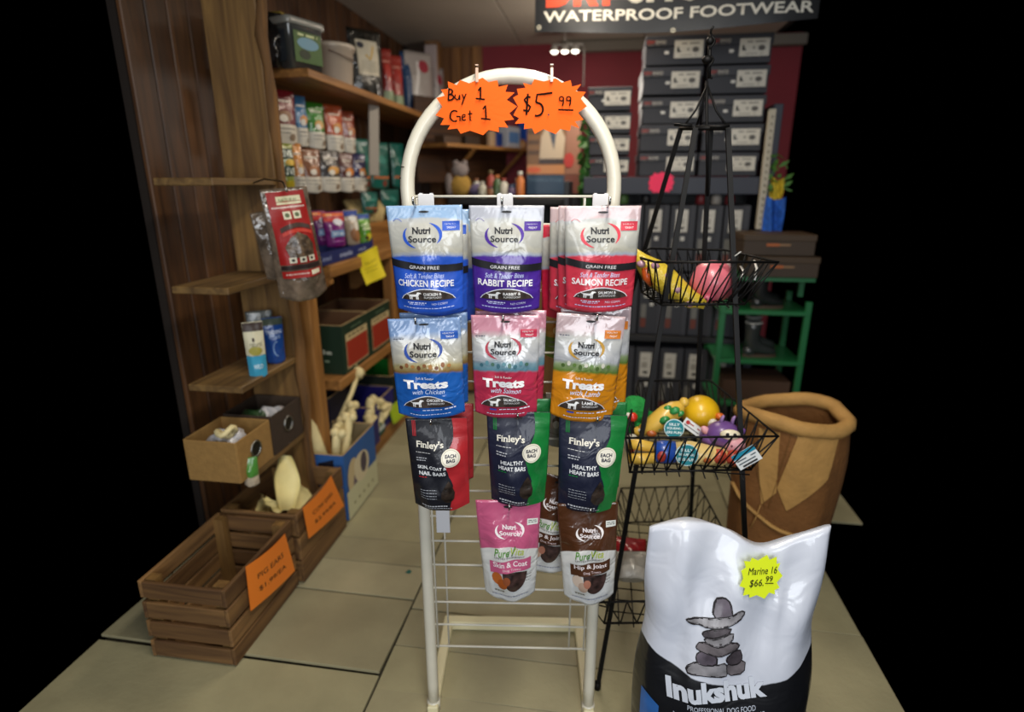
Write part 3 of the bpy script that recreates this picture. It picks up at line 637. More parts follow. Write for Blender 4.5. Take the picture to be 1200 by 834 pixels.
o = mb.build('rawhide_strip', bone); o.location = (-1.17, 2.15, .11); o.rotation_euler = (0, R(-4), R(40)); tag(o, 'tall curved pale rawhide strip standing at the left of the blue box', 'chew')
rr = random.Random(11)
for i in range(7):
    mb = MB(); L = rr.uniform(.2, .3); r_ = rr.uniform(.013, .019)
    mb.tube([(0,0,0), (0,0,L*.5), (rr.uniform(-.01,.01),0,L)], r_, 8)
    for s in (-1, 1):
        mb.ball((s*.015, 0, L), .022, n=8); mb.ball((s*.015, 0, 0), .02, n=8)
    o = mb.build('bone', bone); o.location = (-1.15 + rr.uniform(-.05,.06), 2.27 + rr.uniform(-.08,.11), .11); o.rotation_euler = (R(rr.uniform(-16,10)), R(rr.uniform(-6,20)), rr.uniform(0,3))
    tag(o, 'cream rawhide bone with knotted end in the blue box, ' + ('leaning forward', 'thinnest', 'tallest', 'at the back left corner', 'near the far end', 'tilted most to the right', 'shortest')[i], 'bone', 'rawhide bones in the blue box')
# pleated rawhide knots fanned in a ring
kc = at(441, 489, X=-1.17)
for i in range(9):
    a = R(-60 + 34 * i); mb = MB(); mb.ball((0, 0, 0), (.026, .022, .042), n=10, wob=.12)
    mb.ball((0, 0, .035), (.03, .022, .02), n=9, wob=.15)
    o = mb.build('rawhide_knot', bone); o.location = kc + Vector((.02*math.sin(i), math.cos(a) * .085, .02 + math.sin(a) * .065)); o.rotation_euler = (R(90) - a + R(180), 0, 0)
    tag(o, 'pale knotted rawhide chew before the purple box, pointing at ' + ('five', 'four', 'three', 'two', 'one', 'twelve', 'eleven', 'ten', 'eight')[i] + ' o\'clock in the ring', 'chew', 'rawhide knots on the floor ledge')
o = MB().tube([(0,0,0),(.02,.1,.09),(.03,.16,.16)], .012, 8).ball((.03,.17,.17), (.035,.03,.03), n=8, wob=.2).ball((.0,.19,.2), (.02,.03,.02), n=8, wob=.2).build('long_bone', bone)
o.location = at(399, 489, X=-1.2); tag(o, 'single long rawhide stick with a torn white end leaning against the dark boxes', 'bone')
# near unit contents: brown fabric bins and small cartons
def bin_(label, loc, sz, col, rz=0):
    root = empty('fabric_bin', loc, (0, 0, R(rz)), label, 'bin', 'fabric bins on the near shelf unit'); X, Y, Z = sz; t = .006
    m = mat('fabric_' + col.strip('#'), col, .85, var=.1, vscale=40, bump=.2, bscale=150); mb = MB()
    for c, d in (((0,-Y/2,Z/2),(X,t,Z)), ((0,Y/2,Z/2),(X,t,Z)), ((-X/2,0,Z/2),(t,Y,Z)), ((X/2,0,Z/2),(t,Y,Z)), ((0,0,t/2),(X,Y,t))): mb.box(c, d, 0, .002)
    mb.build('bin_body', m, root)
    g = MB(); g.tube([(X/2+.004, .028*math.cos(2*math.pi*k/18), Z*.55+.028*math.sin(2*math.pi*k/18)) for k in range(18)], .004, 6, closed=True)
    g.build('grommet', mat('steel', '#9a9a98', .3, metal=1), root)
    g = MB(); g.add([(X/2+.0035, .026*math.cos(2*math.pi*k/16), Z*.55+.026*math.sin(2*math.pi*k/16)) for k in range(16)], [list(range(16))]); g.build('grommet_hole', ink('#15110d'), root)
    return root
bin_('dark brown fabric storage bin with a metal ring, on the low near shelf', (-1.265, 1.905, .446), (.19, .21, .155), '#3a2c20')
bin_('tan fabric storage bin with a metal ring, in front of the dark brown bin', (-1.265, 1.685, .446), (.19, .2, .15), '#9a7640')
for i, (p, c, lab) in enumerate((((-1.30,1.86,.53), '#2d4a2a', 'crumpled green bag inside the dark brown bin'), ((-1.25,1.90,.53), '#b9b9bd', 'crumpled white bag inside the dark brown bin'), ((-1.27,1.66,.54), '#cfcdd0', 'clear wrapped chew in the tan bin'))):
    o = MB().ball((0,0,0), (.06,.045,.06), n=16, wob=.15).ball((.04,.02,.03), (.03,.03,.03), n=10, wob=.2).build('wrapped_chew', mat('wrap' + c[1:], c, .3, coat=.8, bump=.6, bscale=40)); o.location = p; tag(o, lab, 'chew')
o = MB().tube([(.028*math.cos(k*.449), .012*math.sin(k), .028*math.sin(k*.449)) for k in range(14)], .010, 8, closed=True).build('ring_chew', bone); o.location = (-1.23, 1.63, .61); o.rotation_euler = (R(60), 0, R(40)); tag(o, 'cream ring shaped chew on top of the tan bin', 'chew')
def art_carton1(A):
    A.rect(-.49, .84, .49, .99, '#3a2a22'); A.rect(-.49, .42, .49, .83, '#d8d2b4'); A.rect(-.49, .01, .49, .41, '#3fa0c4', 6, 4); A.text('natural', .05, .62, .6, .09, '#6b6a4a'); A.ell(0, .5, .35, .08, '#a8a04a', n=14); A.text('WILD', .05, .22, .5, .08, '#d9eef5', bold=.02); A.ell(-.05, .7, .06, .04, '#3a2a22', n=10)
bag3('treat_box', 'cream and sky blue treat bag on the near middle shelf', None, 283, 307, 377, 446, -1.19, 34, pk('#d8d2b4', '#3fa0c4'), art_carton1, seed=80, d=.02)
def art_blue2(A):
    A.rect(-.49, .84, .49, .99, '#3d4a3c'); A.text('TRAINING', 0, .70, .8, .08, '#c9d9f0', bold=.02); A.text('treats', 0, .6, .6, .07, '#a9c4ea'); A.stroke([(.22*math.cos(R(t)) + .1, .34 + .16*math.sin(R(t))) for t in range(90, 280, 15)], .06, '#8fb0e0')
bag3('treat_bag', 'bright blue treat bag beside the cream and sky blue one', None, 306, 330, 372, 428, -1.20, 40, pk('#174a9c', '#174a9c'), art_blue2, seed=81, d=.02)
bag3('treat_bag', 'dark speckled treat bag behind the blue one on the near middle shelf', None, 287, 318, 364, 420, -1.26, 34, pk('#4c5252', '#4c5252'), None, seed=82, d=.02)
bag3('treat_bag', 'green and pink treat bag at the very front of the low near shelf', None, 282, 301, 536, 572, -1.165, 30, pk('#4c8a38', '#c9b9a0'), None, seed=83, d=.02)
# upper shelf goods (shelf top z = 1.854)
ZT = 1.856
o = bag3('feed_bag', 'black and clear feed bag leaning at the near end of the upper shelf', None, 303, 330, 14, 78, -1.30, 40, mat('black_film', '#1c1a1a', .25, coat=.8, var=.3, bump=.5), None, d=.05, seed=90, lean=0)
tub = empty('plastic_tub', (-1.27, 2.42, ZT), label='clear square plastic tub with green label on the upper shelf', cat='tub')
mb = MB(); q = []
def rsq(hx, hy, r, z, n=5): return [(sx*(hx-r) + r*math.cos(t), sy*(hy-r) + r*math.sin(t), z) for sx, sy, a in ((1,1,0),(-1,1,90),(-1,-1,180),(1,-1,270)) for t in [R(a + 90*i/n) for i in range(n+1)]]
def loft(rings, caps=True):
    n = len(rings[0]); vs = [v for r_ in rings for v in r_]; fs = [(i*n+k, i*n+(k+1)%n, (i+1)*n+(k+1)%n, (i+1)*n+k) for i in range(len(rings)-1) for k in range(n)]
    if caps: fs += [list(range(n)), list(range((len(rings)-1)*n, len(rings)*n))]
    return vs, fs
mb.add(*loft([rsq(.085,.085,.02,0), rsq(.092,.092,.022,.155), rsq(.092,.092,.022,.157)]), sm=True)
mb.build('tub_body', mat('tub_plastic', '#3d4040', .18, coat=.9), tub).rotation_euler = (0,0,0)
mb = MB().add(*loft([rsq(.098,.098,.024,.150), rsq(.1,.1,.024,.152), rsq(.1,.1,.024,.172), rsq(.094,.094,.022,.178)]), sm=True); mb.build('tub_lid', mat('tub_lid', '#8b8c86', .25, coat=.6), tub)
A = Art(flatart(Matrix.Translation((.092, 0, .0)) @ Matrix.Rotation(R(90), 4, 'Z')), .001, 1); A.rect(-.07,.02,.07,.13,'#40612c'); A.ell(0,.09,.055,.022,'#6f9ab0',n=14); A.ell(-.02,.05,.03,.018,'#1f2f1a',n=12); A.dashes(-.05,.05,.115,.008,'#c9d3a0',3); A.build('tub_label', tub)
A = Art(flatart(Matrix.Translation((0, -.092, .0))), .001, 1); A.rect(-.07,.02,.07,.13,'#2b3138'); A.build('tub_label', tub)
tub.rotation_euler = (0, 0, R(-20))
o = MB().box((0,0,.015), (.1,.12,.03), b=.004).build('small_box', mat('mustard', '#8a7420', .6)); o.location = (-1.33, 2.44, ZT+.18); tag(o, 'small mustard yellow box lying on top of the clear tub', 'box')
bk = empty('bucket', (-1.27, 2.80, ZT), label='off-white plastic bucket with lid on the upper shelf', cat='bucket')
MB().lathe([(.078,0),(.082,.005),(.093,.145),(.098,.147),(.098,.153),(.094,.155)], n=28).build('bucket_body', mat('bucket_white', '#b5a797', .4, coat=.3), bk)
MB().lathe([(.100,.150),(.104,.152),(.104,.168),(.098,.172),(.09,.170),(0.001,.170)], n=28).build('bucket_lid', mat('bucket_lid', '#bfb2a2', .4, coat=.3), bk)
MB().tube([(.103*math.cos(R(t)), .103*math.sin(R(t)), .135 - .03*math.sin(R(max(0, t+75)*1.2))) for t in range(-75, 76, 10)], .003, 5).build('bucket_handle', mat('handle_dark', '#574840', .5), bk)
def art_black(A):
    A.rect(-.30, .32, .34, .84, '#c9c1ac', 6, 6); A.ell(-.18, .76, .1, .05, '#3a3a44', n=10); A.stroke([(-.06,.62),(.05,.55),(.12,.64),(.2,.76)], .05, '#c9a34a')
    for k in range(5): A.dashes(-.2, .28, .52 - k*.035, .012, '#8f8a7a', k)
def art_red(A): A.rect(-.49,.02,.49,.24,'#8a9a78',6,3); A.ell(0,.6,.3,.14,'#a8342c',n=12); A.dashes(-.3,.3,.75,.04,'#d08a7a',4)
def art_silver(A): A.ell(.15,.78,.2,.1,'#9c3440',n=12); A.stroke([(-.3,.1),(-.2,.4),(-.1,.6),(-.05,.85)], .1, '#e3ddd8'); A.dashes(-.3,.3,.2,.03,'#8d8a8c',3)
for i, (a, b, t, u, c, ar, lab, c2) in enumerate(((409, 447, 36, 106, '#14130f', art_black, 'tall black bag with a cream label on the upper shelf', '#14130f'), (444, 459, 58, 112, '#8a231c', art_red, 'red bag beside the tall black one on the upper shelf', '#8a231c'),
        (456, 471, 66, 117, '#96281f', art_red, 'second red bag, right of the first on the upper shelf', '#96281f'), (470, 484, 62, 118, '#143f6b', None, 'blue bag behind the crinkled silver one on the upper shelf', '#143f6b'),
        (475, 506, 62, 128, '#a79e98', art_silver, 'crinkled silver bag with red mark on the upper shelf', '#a79e98'), (503, 520, 80, 138, '#9a8f8c', art_silver, 'small silver bag at the far end of the upper shelf', '#9a8f8c'))):
    c_ = at((a+b)/2, u, X=-1.25); tz = at((a+b)/2, t, Y=c_.y).z
    # stand on the shelf
    X_ = -1.27 if i != 3 else -1.33; p = at((a+b)/2, (t+u)/2, X=X_); dd = depth(p); tc = math.degrees(math.atan2(-p.x, p.y)); th = 50
    h = at((a+b)/2, t, X=X_).z - ZT
    pouch('shelf_bag', lab, 'bag', 'bags standing on the upper shelf', (p.x, p.y, ZT + h), (R(-2), 0, R(th)), (b-a)*dd/FPX/math.cos(R(th-tc)), h, .03, pk(c, c2), ar, taper=.04, drop=0, seed=100+i, nu=12, nv=16, hole=False, eps=.0014)
o = MB().box((0,0,.04), (.07,.16,.08), b=.003).build('small_box', mat('greybox', '#6f665c', .6)); o.location = (-1.44, 2.9, ZT+.13); tag(o, 'small grey box behind the white bucket', 'box')
o = MB().box((0,0,.065), (.09,.2,.13), b=.003).build('small_box', mat('darkbox', '#2b2622', .6)); o.location = (-1.44, 2.9, ZT); tag(o, 'dark box under the small grey one behind the bucket', 'box')

# ================================================================== WOODEN CRATES WITH EARS
CW = [wood('crate_%d' % i, a, b, 'y', .7, bump=.4) for i, (a, b) in enumerate((('#54391f', '#866339'), ('#4a3019', '#76552f'), ('#5f4326', '#916c40')))]
CWx = [wood('cratex_%d' % i, a, b, 'x', .7, bump=.4) for i, (a, b) in enumerate((('#54391f', '#866339'), ('#4a3019', '#76552f')))]
def crate(label, x0, x1, y0, y1, h, n, mid=False, rz=0):
    root = empty('wooden_crate', ((x0+x1)/2, (y0+y1)/2, 0), (0, 0, R(rz)), label, 'crate', 'wooden crates on the floor by the left wall')
    X, Y = (x1-x0)/2, (y1-y0)/2; sh = h / n
    for i in range(n):
        z = sh*i + sh/2; g = .012 if sh < .09 else .008
        for s in (-1, 1):
            MB().box((s*(X-.006), 0, z + .002*math.sin(i*3+s)), (.012, 2*Y, sh-g), b=.002).build('slat', CW[(i+s) % 3], root)
            MB().box((0, s*(Y-.006), z), (2*X-.026, .012, sh-g-.004), b=.002).build('end_slat', CWx[i % 2], root)
    for sx in (-1, 1):
        for sy in (-1, 1): MB().prism([(-.014*sx,0),(.018*sx,0),(-.014*sx,.0),(-.014*sx,h-.01),(.022*sx,h-.01),(.022*sx,0)] if 0 else [(-.018,0),(.018,0),(.018,h-.006),(-.018,h-.006)], -.015, .015, M=Matrix.Translation((sx*(X-.03), sy*(Y-.03), 0))).build('corner_block', W2z, root)
    for i in range(4): MB().box((0, -Y+.05+i*(2*Y-.1)/3, .012), (2*X-.03, .075, .01), b=.002).build('bottom_slat', CWx[i % 2], root)
    return root
crate('far wooden slatted crate of cow ears with an orange card', -1.33, -1.03, 1.665, 2.035, .29, 3)
crate('near wooden slatted crate with an orange price card', -1.33, -1.045, 1.27, 1.65, .285, 4)
MB()
def price_card(label, pa, pb, pc_, pd, X, lines):
    q = [at(*pa, X=X), at(*pb, X=X), at(*pc_, X=X), at(*pd, X=X)]   # TL TR BR BL
    ctr = sum(q, Vector()) / 4
    root = empty('price_card', ctr, label=label, cat='sign', group='orange price cards on the crates')
    def S(x, z, e=0):
        u = x + .5; p = (q[3]*(1-u) + q[2]*u) * (1-z) + (q[0]*(1-u) + q[1]*u) * z - ctr
        return (p.x + .010*math.sin(math.pi*u)*(.5+.5*z) + .012*(1-z)*u + e, p.y, p.z)
    mb = MB().grid(lambda u, v: S(u-.5, v), 10, 8).grid(lambda u, v: S(u-.5, v, -.0012), 10, 8)
    mb.build('card', mat('orange_card', '#f08326', .55), root)
    A = Art(S, .0007, 1.2)
    for i, t in enumerate(lines): A.text(t, 0, .62 - .3*i, .62, .12, '#33241a')
    A.build('card_lettering', root)
price_card('orange card reading COW EARS on the far crate', (355, 595), (388, 557), (400, 592), (362, 631), -1.012, ['COW EARS', '$2.99/EA'])
price_card('orange card reading PIG EARS on the near crate', (288, 664), (334, 625), (342, 668), (294, 716), -1.03, ['PIG EARS', '$1.99/EA'])
ear = mat('cow_ear', '#f2e3a0', .55, var=.10, vscale=9, bump=.2, bscale=25)
def leaf(L, W, curl, bend, th=.006):
    def f(u, v, o=0):
        wv = W * (math.sin(math.pi * min(1, v * .80 + .10)) ** .75) * (u - .5); t = (u - .5) * curl
        return (wv * math.cos(t), -(W*.5) * (1-math.cos(t)) * 1.2 + bend * v * v + o + .004*math.sin(12*v+5*u), L * v)
    return MB().grid(lambda u, v: f(u, v), 12, 14).grid(lambda u, v: f(u, v, th), 12, 14)
for i, (px, py, L, W, rot, lab) in enumerate(((333, 598, .21, .145, (-10, 14, 55), 'tall upright pale cow ear standing in the far crate'), (346, 606, .16, .13, (-38, 40, 45), 'cow ear leaning right in front of the tall one in the far crate'),
        (318, 606, .15, .10, (-60, -60, 30), 'cow ear lying flat to the left in the far crate'), (326, 602, .09, .06, (-50, 10, 70), 'small folded cow ear at the front of the far crate'))):
    o = leaf(L, W, 1.6, .03).build('cow_ear', ear); p = at(px, py, X=-1.18 if i != 2 else -1.22); o.location = (p.x, p.y, max(.10, p.z)); o.rotation_euler = [R(a) for a in rot]; tag(o, lab, 'chew', 'cow ears in the far crate')
# ================================================================== THE WHITE WIRE RACK
RA = R(7.1); RO = Vector((-.195, 1.25, 0)); RM = Matrix.Translation(RO) @ Matrix.Rotation(RA, 4, 'Z')
def rk(u, d, z): return RM @ Vector((u, d, z))          # rack frame: u right, d away, z up
rack = empty('display_rack', RO, (0, 0, RA), 'white tubular metal display rack with an arched top and wire grid', 'display rack')
white = mat('rack_white', '#d9d4c3', .35, coat=.4, var=.05, vscale=14); white2 = mat('rack_wire_white', '#dcd8cb', .4, coat=.2); cream = mat('base_cream', '#e3dab2', .4, coat=.2, var=.06, vscale=10)
path = [(-.216, 0, .03 + .06*i) for i in range(23)] + [(-.218*math.cos(R(t)), 0, 1.408 + .217*math.sin(R(t))) for t in range(0, 181, 6)] + [(.216, 0, 1.35 - .06*i) for i in range(23)]
o = MB().tube(path, .0152, 14).build('arched_tube', white, rack)
for s in (-1, 1):
    MB().tube([(s*.216, 0, .0), (s*.216, 0, .034)], .018, 12).build('foot_sleeve', white, rack)
    MB().box((s*.216, .145, .016), (.030, .34, .030), b=.003).build('base_bar', cream, rack)
    MB().tube([(s*.196, -.002, .215), (s*.198, -.002, 1.39)], .0026, 6).build('side_wire', white2, rack)
MB().box((0, .315, .0165), (.462, .034, .031), b=.003).build('base_bar', cream, rack)
hz = [1.393] + [1.335 - .0715*k for k in range(14)] + [.362, .290, .219]
for z in sorted(set(round(h, 3) for h in hz)):
    MB().tube([(-.204, 0, z), (.204, 0, z)], .0028, 6).build('grid_wire', white2, rack)
for u in (-.168, -.086, .0, .076, .157): 
    if abs(u) > .1: MB().tube([(u, .006, .21), (u, .006, 1.393)], .0026, 6).build('upright_wire', white2, rack)
for u in (-.188, -.172, .158, .176):
    MB().tube([(u, .0, 1.393), (u, .0, 1.345)], .002, 5).build('tie_wire', white2, rack)
# arch scuffs
A = Art(lambda x, z, e=0: ( -.2186 + .0156*math.sin(x), -.0156*math.cos(x), z), 0, 1)
for x, z in ((-.3, 1.452), (.7, 1.447), (-.9, 1.43)): A.rect(x-.25, z-.0012, x+.25, z+.0012, '#3a342c', 5, 1)
A.build('paint_chips', rack)
steel = mat('peg_steel', '#b9b9b4', .25, metal=1)
def peg(u, z, L, tilt=0.05, plate=True):
    g = empty('peg_hook', rk(u, 0, z), (0, 0, RA)); g['label'] = ''; del g['label']
    g.parent = rack; g.location = (u, 0, z); g.rotation_euler = (0, 0, 0)
    if plate: MB().box((0, -.008, .006), (.034, .0025, .040), b=.001).box((-.011, -.002, .026), (.006, .012, .004)).box((.011, -.002, .026), (.006, .012, .004)).build('hook_plate', mat('plate_white', '#d5d5d8', .4), g)
    MB().tube([(0, -.008, 0), (0, -L*.5, .0 + L*tilt*.5), (0, -L+.012, L*tilt), (0, -L, L*tilt+.004), (0, -L-.001, L*tilt+.016)], .0024, 7).build('peg_wire', steel, g)
    return g
ROWZ = (1.365, 1.143, .928, .722)
PG = ((-.178, 1.372), (-.011, 1.372), (.190, 1.372), (-.185, 1.140), (-.010, 1.146), (.176, 1.150), (-.163, .922), (.02, .938), (.186, .932), (.002, .722), (.180, .716))
for u, z in PG: peg(u, z, .150)
# long plastic hang strip at lower left and black tag at the right
MB().box((-.168, -.012, .66), (.034, .003, .16), b=.001).build('hang_strip', mat('plate_white', '#d5d5d8', .4), rack)
MB().box((.150, -.006, .415), (.014, .006, .02), b=.001).build('black_tag', ink('#141416'), rack)

# ------------------------------------------------------------------ pouches on the rack
def rp(label, group, u0, u1, z1, z0, d, body, art=None, dd=.022, seed=0, roll=0, yaw=0, taper=.10, lean=2, **k):
    p = rk((u0+u1)/2, d, z1)
    return pouch('treat_pouch', label, 'treat pouch', group, p, (R(lean), R(roll), RA + R(yaw)), u1-u0, z1-z0, dd, body, art, taper=taper, seed=seed, **k)
def body_rec(c, tint): return zoned('recipe' + c[1:], [(0, c), (.545, c), (.565, '#9aa3b5'), (.60, '#a9a79a'), (.66, '#b0b0a9'), (.84, '#bdbcb4'), (.885, '#b7babb'), (.90, tint), (1, tint)], curve=.10, wob=.035, bump=.3)
RG = 'front pouches hanging on the white rack'; RB = 'pouches hanging behind the front ones on the rack'
blue, purp, red_ = '#2a58c4', '#4b2a94', '#cf3a4c'
bb, bp_, br = body_rec(blue, '#92b2d6'), body_rec(purp, '#b2b5c0'), body_rec(red_, '#cbb3b6')
rp('blue and white chicken treat pouch, front of the top row left peg', RG, -.237, -.088, 1.379, 1.170, -.125, bb, art_recipe(blue, 0, 'CHICKEN RECIPE'), seed=1, yaw=-3, roll=-1)
rp('purple and white rabbit treat pouch on the middle peg of the top row', RG, -.0755, .069, 1.379, 1.172, -.125, bp_, art_recipe(purp, 0, 'RABBIT RECIPE'), seed=2)
rp('red and white salmon treat pouch, front of the top row right peg', RG, .108, .254, 1.378, 1.176, -.125, br, art_recipe(red_, 0, 'SALMON RECIPE'), seed=3, yaw=2, roll=-.6)
rp('blue chicken pouch directly behind the front one on the top left peg', RB, -.222, -.080, 1.370, 1.158, -.090, bb, art_recipe(blue, 0, 'CHICKEN RECIPE'), seed=4, yaw=5)
rp('blue pouch farthest back on the top left peg, only its right edge showing', RB, -.205, -.068, 1.350, 1.13, -.050, bb, None, seed=5, yaw=8)
rp('purple pouch behind the rabbit one on the top middle peg', RB, -.072, .062, 1.372, 1.165, -.085, bp_, None, seed=6, yaw=-2)
rp('red salmon pouch second from the front on the top right peg', RB, .098, .235, 1.376, 1.168, -.092, br, art_recipe(red_, 0, 'SALMON RECIPE'), seed=7, yaw=-2, roll=1)
rp('red pouch third from the front on the top right peg', RB, .083, .222, 1.372, 1.155, -.062, br, art_recipe(red_, 0, 'SALMON RECIPE'), seed=8, yaw=-3, roll=1.5)
rp('red pouch farthest back on the top right peg, only its left edge showing', RB, .066, .21, 1.335, 1.135, -.030, body_rec('#c4203c', '#c4203c'), None, seed=9, yaw=-6, roll=1)
def body_tr(c, land1, land2, sky, tint): return zoned('treats' + c[1:], [(0, c), (.475, c), (.50, land1), (.56, land2), (.60, sky), (.80, '#bcbdbb'), (.87, tint), (1, tint)], curve=.12, wob=.05, coat=1, bump=.5, rough=.25)
tb_, tr_, to_ = body_tr('#2260b4', '#8a6a3c', '#b5a878', '#bab6a4', '#7f9cc8'), body_tr('#bb3450', '#5d8a9c', '#7f9eac', '#b9bcc2', '#c98a9c'), body_tr('#d0861c', '#5f7a34', '#8a9c74', '#b3b6bc', '#bda7ab')
rp('blue chicken treats pouch, front of the second row left peg', RG, -.247, -.098, 1.157, .942, -.125, tb_, art_treats('#1a56b8', 'CHICKEN', 'with Chicken', '#2158b5', '#22479c'), seed=11, roll=-2, taper=.04)
rp('pink red salmon treats pouch, front of the second row middle peg', RG, -.076, .064, 1.164, .945, -.125, tr_, art_treats('#c4284e', 'SALMON', 'with Salmon', '#c43350', '#a82a40', ('#3f6b7a', '#5a8a98', '#496f5f')), seed=12, taper=.06)
rp('orange lamb treats pouch, front of the second row right peg', RG, .098, .236, 1.166, .938, -.125, to_, art_treats('#d0861c', 'LAMB', 'with Lamb', '#d57a22', '#b58a2a', ('#46602a', '#c9c9bb', '#5c7a38')), seed=13, roll=3.2, taper=.04)
rp('blue treats pouch behind the front one in the second row, left peg', RB, -.230, -.088, 1.160, .95, -.085, tb_, None, seed=14, yaw=4, taper=.04)
rp('pink red treats pouch behind the front one in the second row, middle peg', RB, -.070, .078, 1.165, .94, -.085, tr_, None, seed=15, yaw=3, taper=.06)
rp('orange treats pouch behind the front one in the second row, right peg', RB, .108, .254, 1.172, .942, -.085, to_, art_treats('#d0861c', 'LAMB', 'with Lamb', '#d57a22', '#b58a2a', ('#46602a', '#c9c9bb', '#5c7a38')), seed=16, yaw=2, taper=.04, roll=-1)
rp('tan topped pouch farthest back on the second row right peg', RB, .104, .245, 1.180, .96, -.045, body_tr('#b5741c', '#5f7a34', '#8a9c74', '#c3c6cc', '#a88a68'), None, seed=17, taper=.04)
navy = zoned('bars_navy', [(0, '#14182e'), (.5, '#171c34'), (1, '#191d33')], rough=.5, coat=.25, bump=.35)
blk = zoned('bars_black', [(0, '#16171f'), (.5, '#191a24'), (1, '#191a22')], rough=.5, coat=.25, bump=.35)
rp('black pouch of dog bars with a red side swath in the third row', RG, -.222, -.089, .938, .722, -.125, blk, art_bars('#b0282e', ('SKIN, COAT &', 'NAIL BARS')), seed=21, taper=.08, roll=-1.5, dd=.028)
rp('dark blue pouch of heart bars with green swath, middle of the third row', RG, -.047, .088, .954, .735, -.125, navy, art_bars('#147a35', ('HEALTHY', 'HEART BARS')), seed=22, taper=.12, roll=0, dd=.028)
rp('dark blue pouch of heart bars with green swath, right end of the third row', RG, .108, .252, .950, .722, -.125, navy, art_bars('#147a35', ('HEALTHY', 'HEART BARS')), seed=23, taper=.12, roll=1.5, dd=.028)
redp = zoned('bars_red', [(0, '#a3242a'), (1, '#a3242a')], rough=.5, coat=.3); grnp = zoned('bars_green', [(0, '#127032'), (1, '#127032')], rough=.5, coat=.3)
rp('red edged bar pouch behind the black one, its right side showing', RB, -.20, -.079, .955, .765, -.085, redp, None, seed=24, taper=.06, yaw=3)
rp('green edged bar pouch behind the middle heart bars', RB, -.04, .092, .968, .755, -.085, grnp, None, seed=25, taper=.1, yaw=3)
rp('green edged bar pouch behind the right heart bars', RB, .115, .258, .962, .745, -.085, grnp, None, seed=26, taper=.1, yaw=2)
def body_vita(c): return zoned('vita' + c[1:], [(0, '#d3d5d6'), (.585, '#dcdcd8'), (.592, c), (1, c)], curve=-.30*-1, rough=.3, coat=1, bump=.45)
pink, brown = '#c25a80', '#4f2e1a'
rp('pink and white skin and coat treat pouch in the bottom row', RG, -.0745, .071, .742, .482, -.125, body_vita(pink), art_vita(pink, 'Skin & Coat', ['#b5622a', '#a3521f', '#8a4a2a']), seed=31, taper=.20, roll=-1, drop=.05, dd=.028)
rp('brown and white hip and joint treat pouch in the bottom row', RG, .108, .243, .738, .478, -.125, body_vita(brown), art_vita(brown, 'Hip & Joint', ['#cbb8a8', '#b59a88', '#a8705c']), seed=32, taper=.14, roll=-3, drop=.05, dd=.028)
rp('brown and white pouch hanging crooked behind the hip and joint one', RB, .058, .175, .765, .50, -.055, body_vita(brown), art_vita(brown, 'Hip & Joint', ['#cbb8a8', '#b59a88', '#a8705c']), seed=33, taper=-.05, roll=9, yaw=-10, drop=.05, dd=.022)
# pouches on the far side of the rack
p1 = rp('small yellow mango coloured pouch hanging behind the rack grid', 'pouches on the far side of the rack', .075, .155, 1.17, 1.02, .06, zoned('mango', [(0, '#c9a54a'), (.5, '#b98a3a'), (1, '#c9b57a')], bump=.5), art_plain('#6b8a3a', '#d9c98a', '#b5762a'), seed=35)
p2 = rp('white pouch with a red band hanging behind the rack grid', 'pouches on the far side of the rack', .083, .150, 1.27, 1.19, .06, zoned('redwhite', [(0, '#c9bfb5'), (.7, '#c9bfb5'), (.72, '#b5302a'), (1, '#b5302a')], bump=.4), None, seed=36)
p3 = rp('clear pouch with white label behind the grid between the heart bars', 'pouches on the far side of the rack', .085, .145, .93, .79, .06, zoned('clearish', [(0, '#6b6a64'), (.5, '#8f918c'), (1, '#a09a8c')], bump=.8), art_plain('#8a8c88', '#b5b3a8', '#5a4a3a'), seed=37)
# ------------------------------------------------------------------ orange cards on the arch
def star(n, a, b, k, jit, seed):
    rr = random.Random(seed); return [((a if i % 2 == 0 else a*k) * (1 + rr.uniform(-jit, jit)) * sq(math.cos(math.pi*i/n)), (b if i % 2 == 0 else b*k) * (1 + rr.uniform(-jit, jit)) * sq(math.sin(math.pi*i/n))) for i in range(2*n)]
def sq(v): return math.copysign(abs(v) ** .72, v)
def starcard(name, label, T, pts, th, m, par=None, group=None, curl=.004):
    root = empty(name, (0,0,0), label=label, cat='sign', group=group); root.matrix_world = T
    S = lambda x, z, e=0: (x, -e - curl * math.cos(x * 18) , z)
    n = len(pts); mb = MB()
    for y in (0, th):
        k = len(mb.v); mb.v.append((0, y - curl, 0))
        for q in (.5, 1.0):
            for x, z in pts: p = S(x*q, z*q); mb.v.append((p[0], p[1] + y, p[2]))
        for i in range(n):
            mb.f.append([k, k+1+i, k+1+(i+1) % n]); mb.f.append([k+1+i, k+1+(i+1) % n, k+1+n+(i+1) % n, k+1+n+i]); mb.m += [0, 0]; mb.sm += [False, False]
    k2 = 2*n + 1
    for i in range(n): mb.f.append([1+n+i, 1+n+(i+1) % n, k2+1+n+(i+1) % n, k2+1+n+i]); mb.m.append(0); mb.sm.append(False)
    mb.build('card', m, root); return root, S
def hand(A, segs, w, m=None):
    m = m or mat('marker_ink', '#1c1210', .9, spec=.05)
    for s in segs: A.stroke(s, w, m); A.lay += 1
def arcs(cx, cz, rx, rz, a0, a1, n=10): return [(cx + rx*math.cos(R(a0+(a1-a0)*i/n)), cz + rz*math.sin(R(a0+(a1-a0)*i/n))) for i in range(n+1)]
om = mat('neon_orange', '#fb6414', .7, spec=.2)
T = RM @ Matrix.Translation((-.068, -.024, 1.566))
c1, S = starcard('sale_card', 'neon orange starburst card reading Buy 1 Get 1', T, star(17, .079, .052, .83, .05, 2), .0006, om, group='orange starburst cards on the arch')
A = Art(S, .0012, 1); w_ = .0031
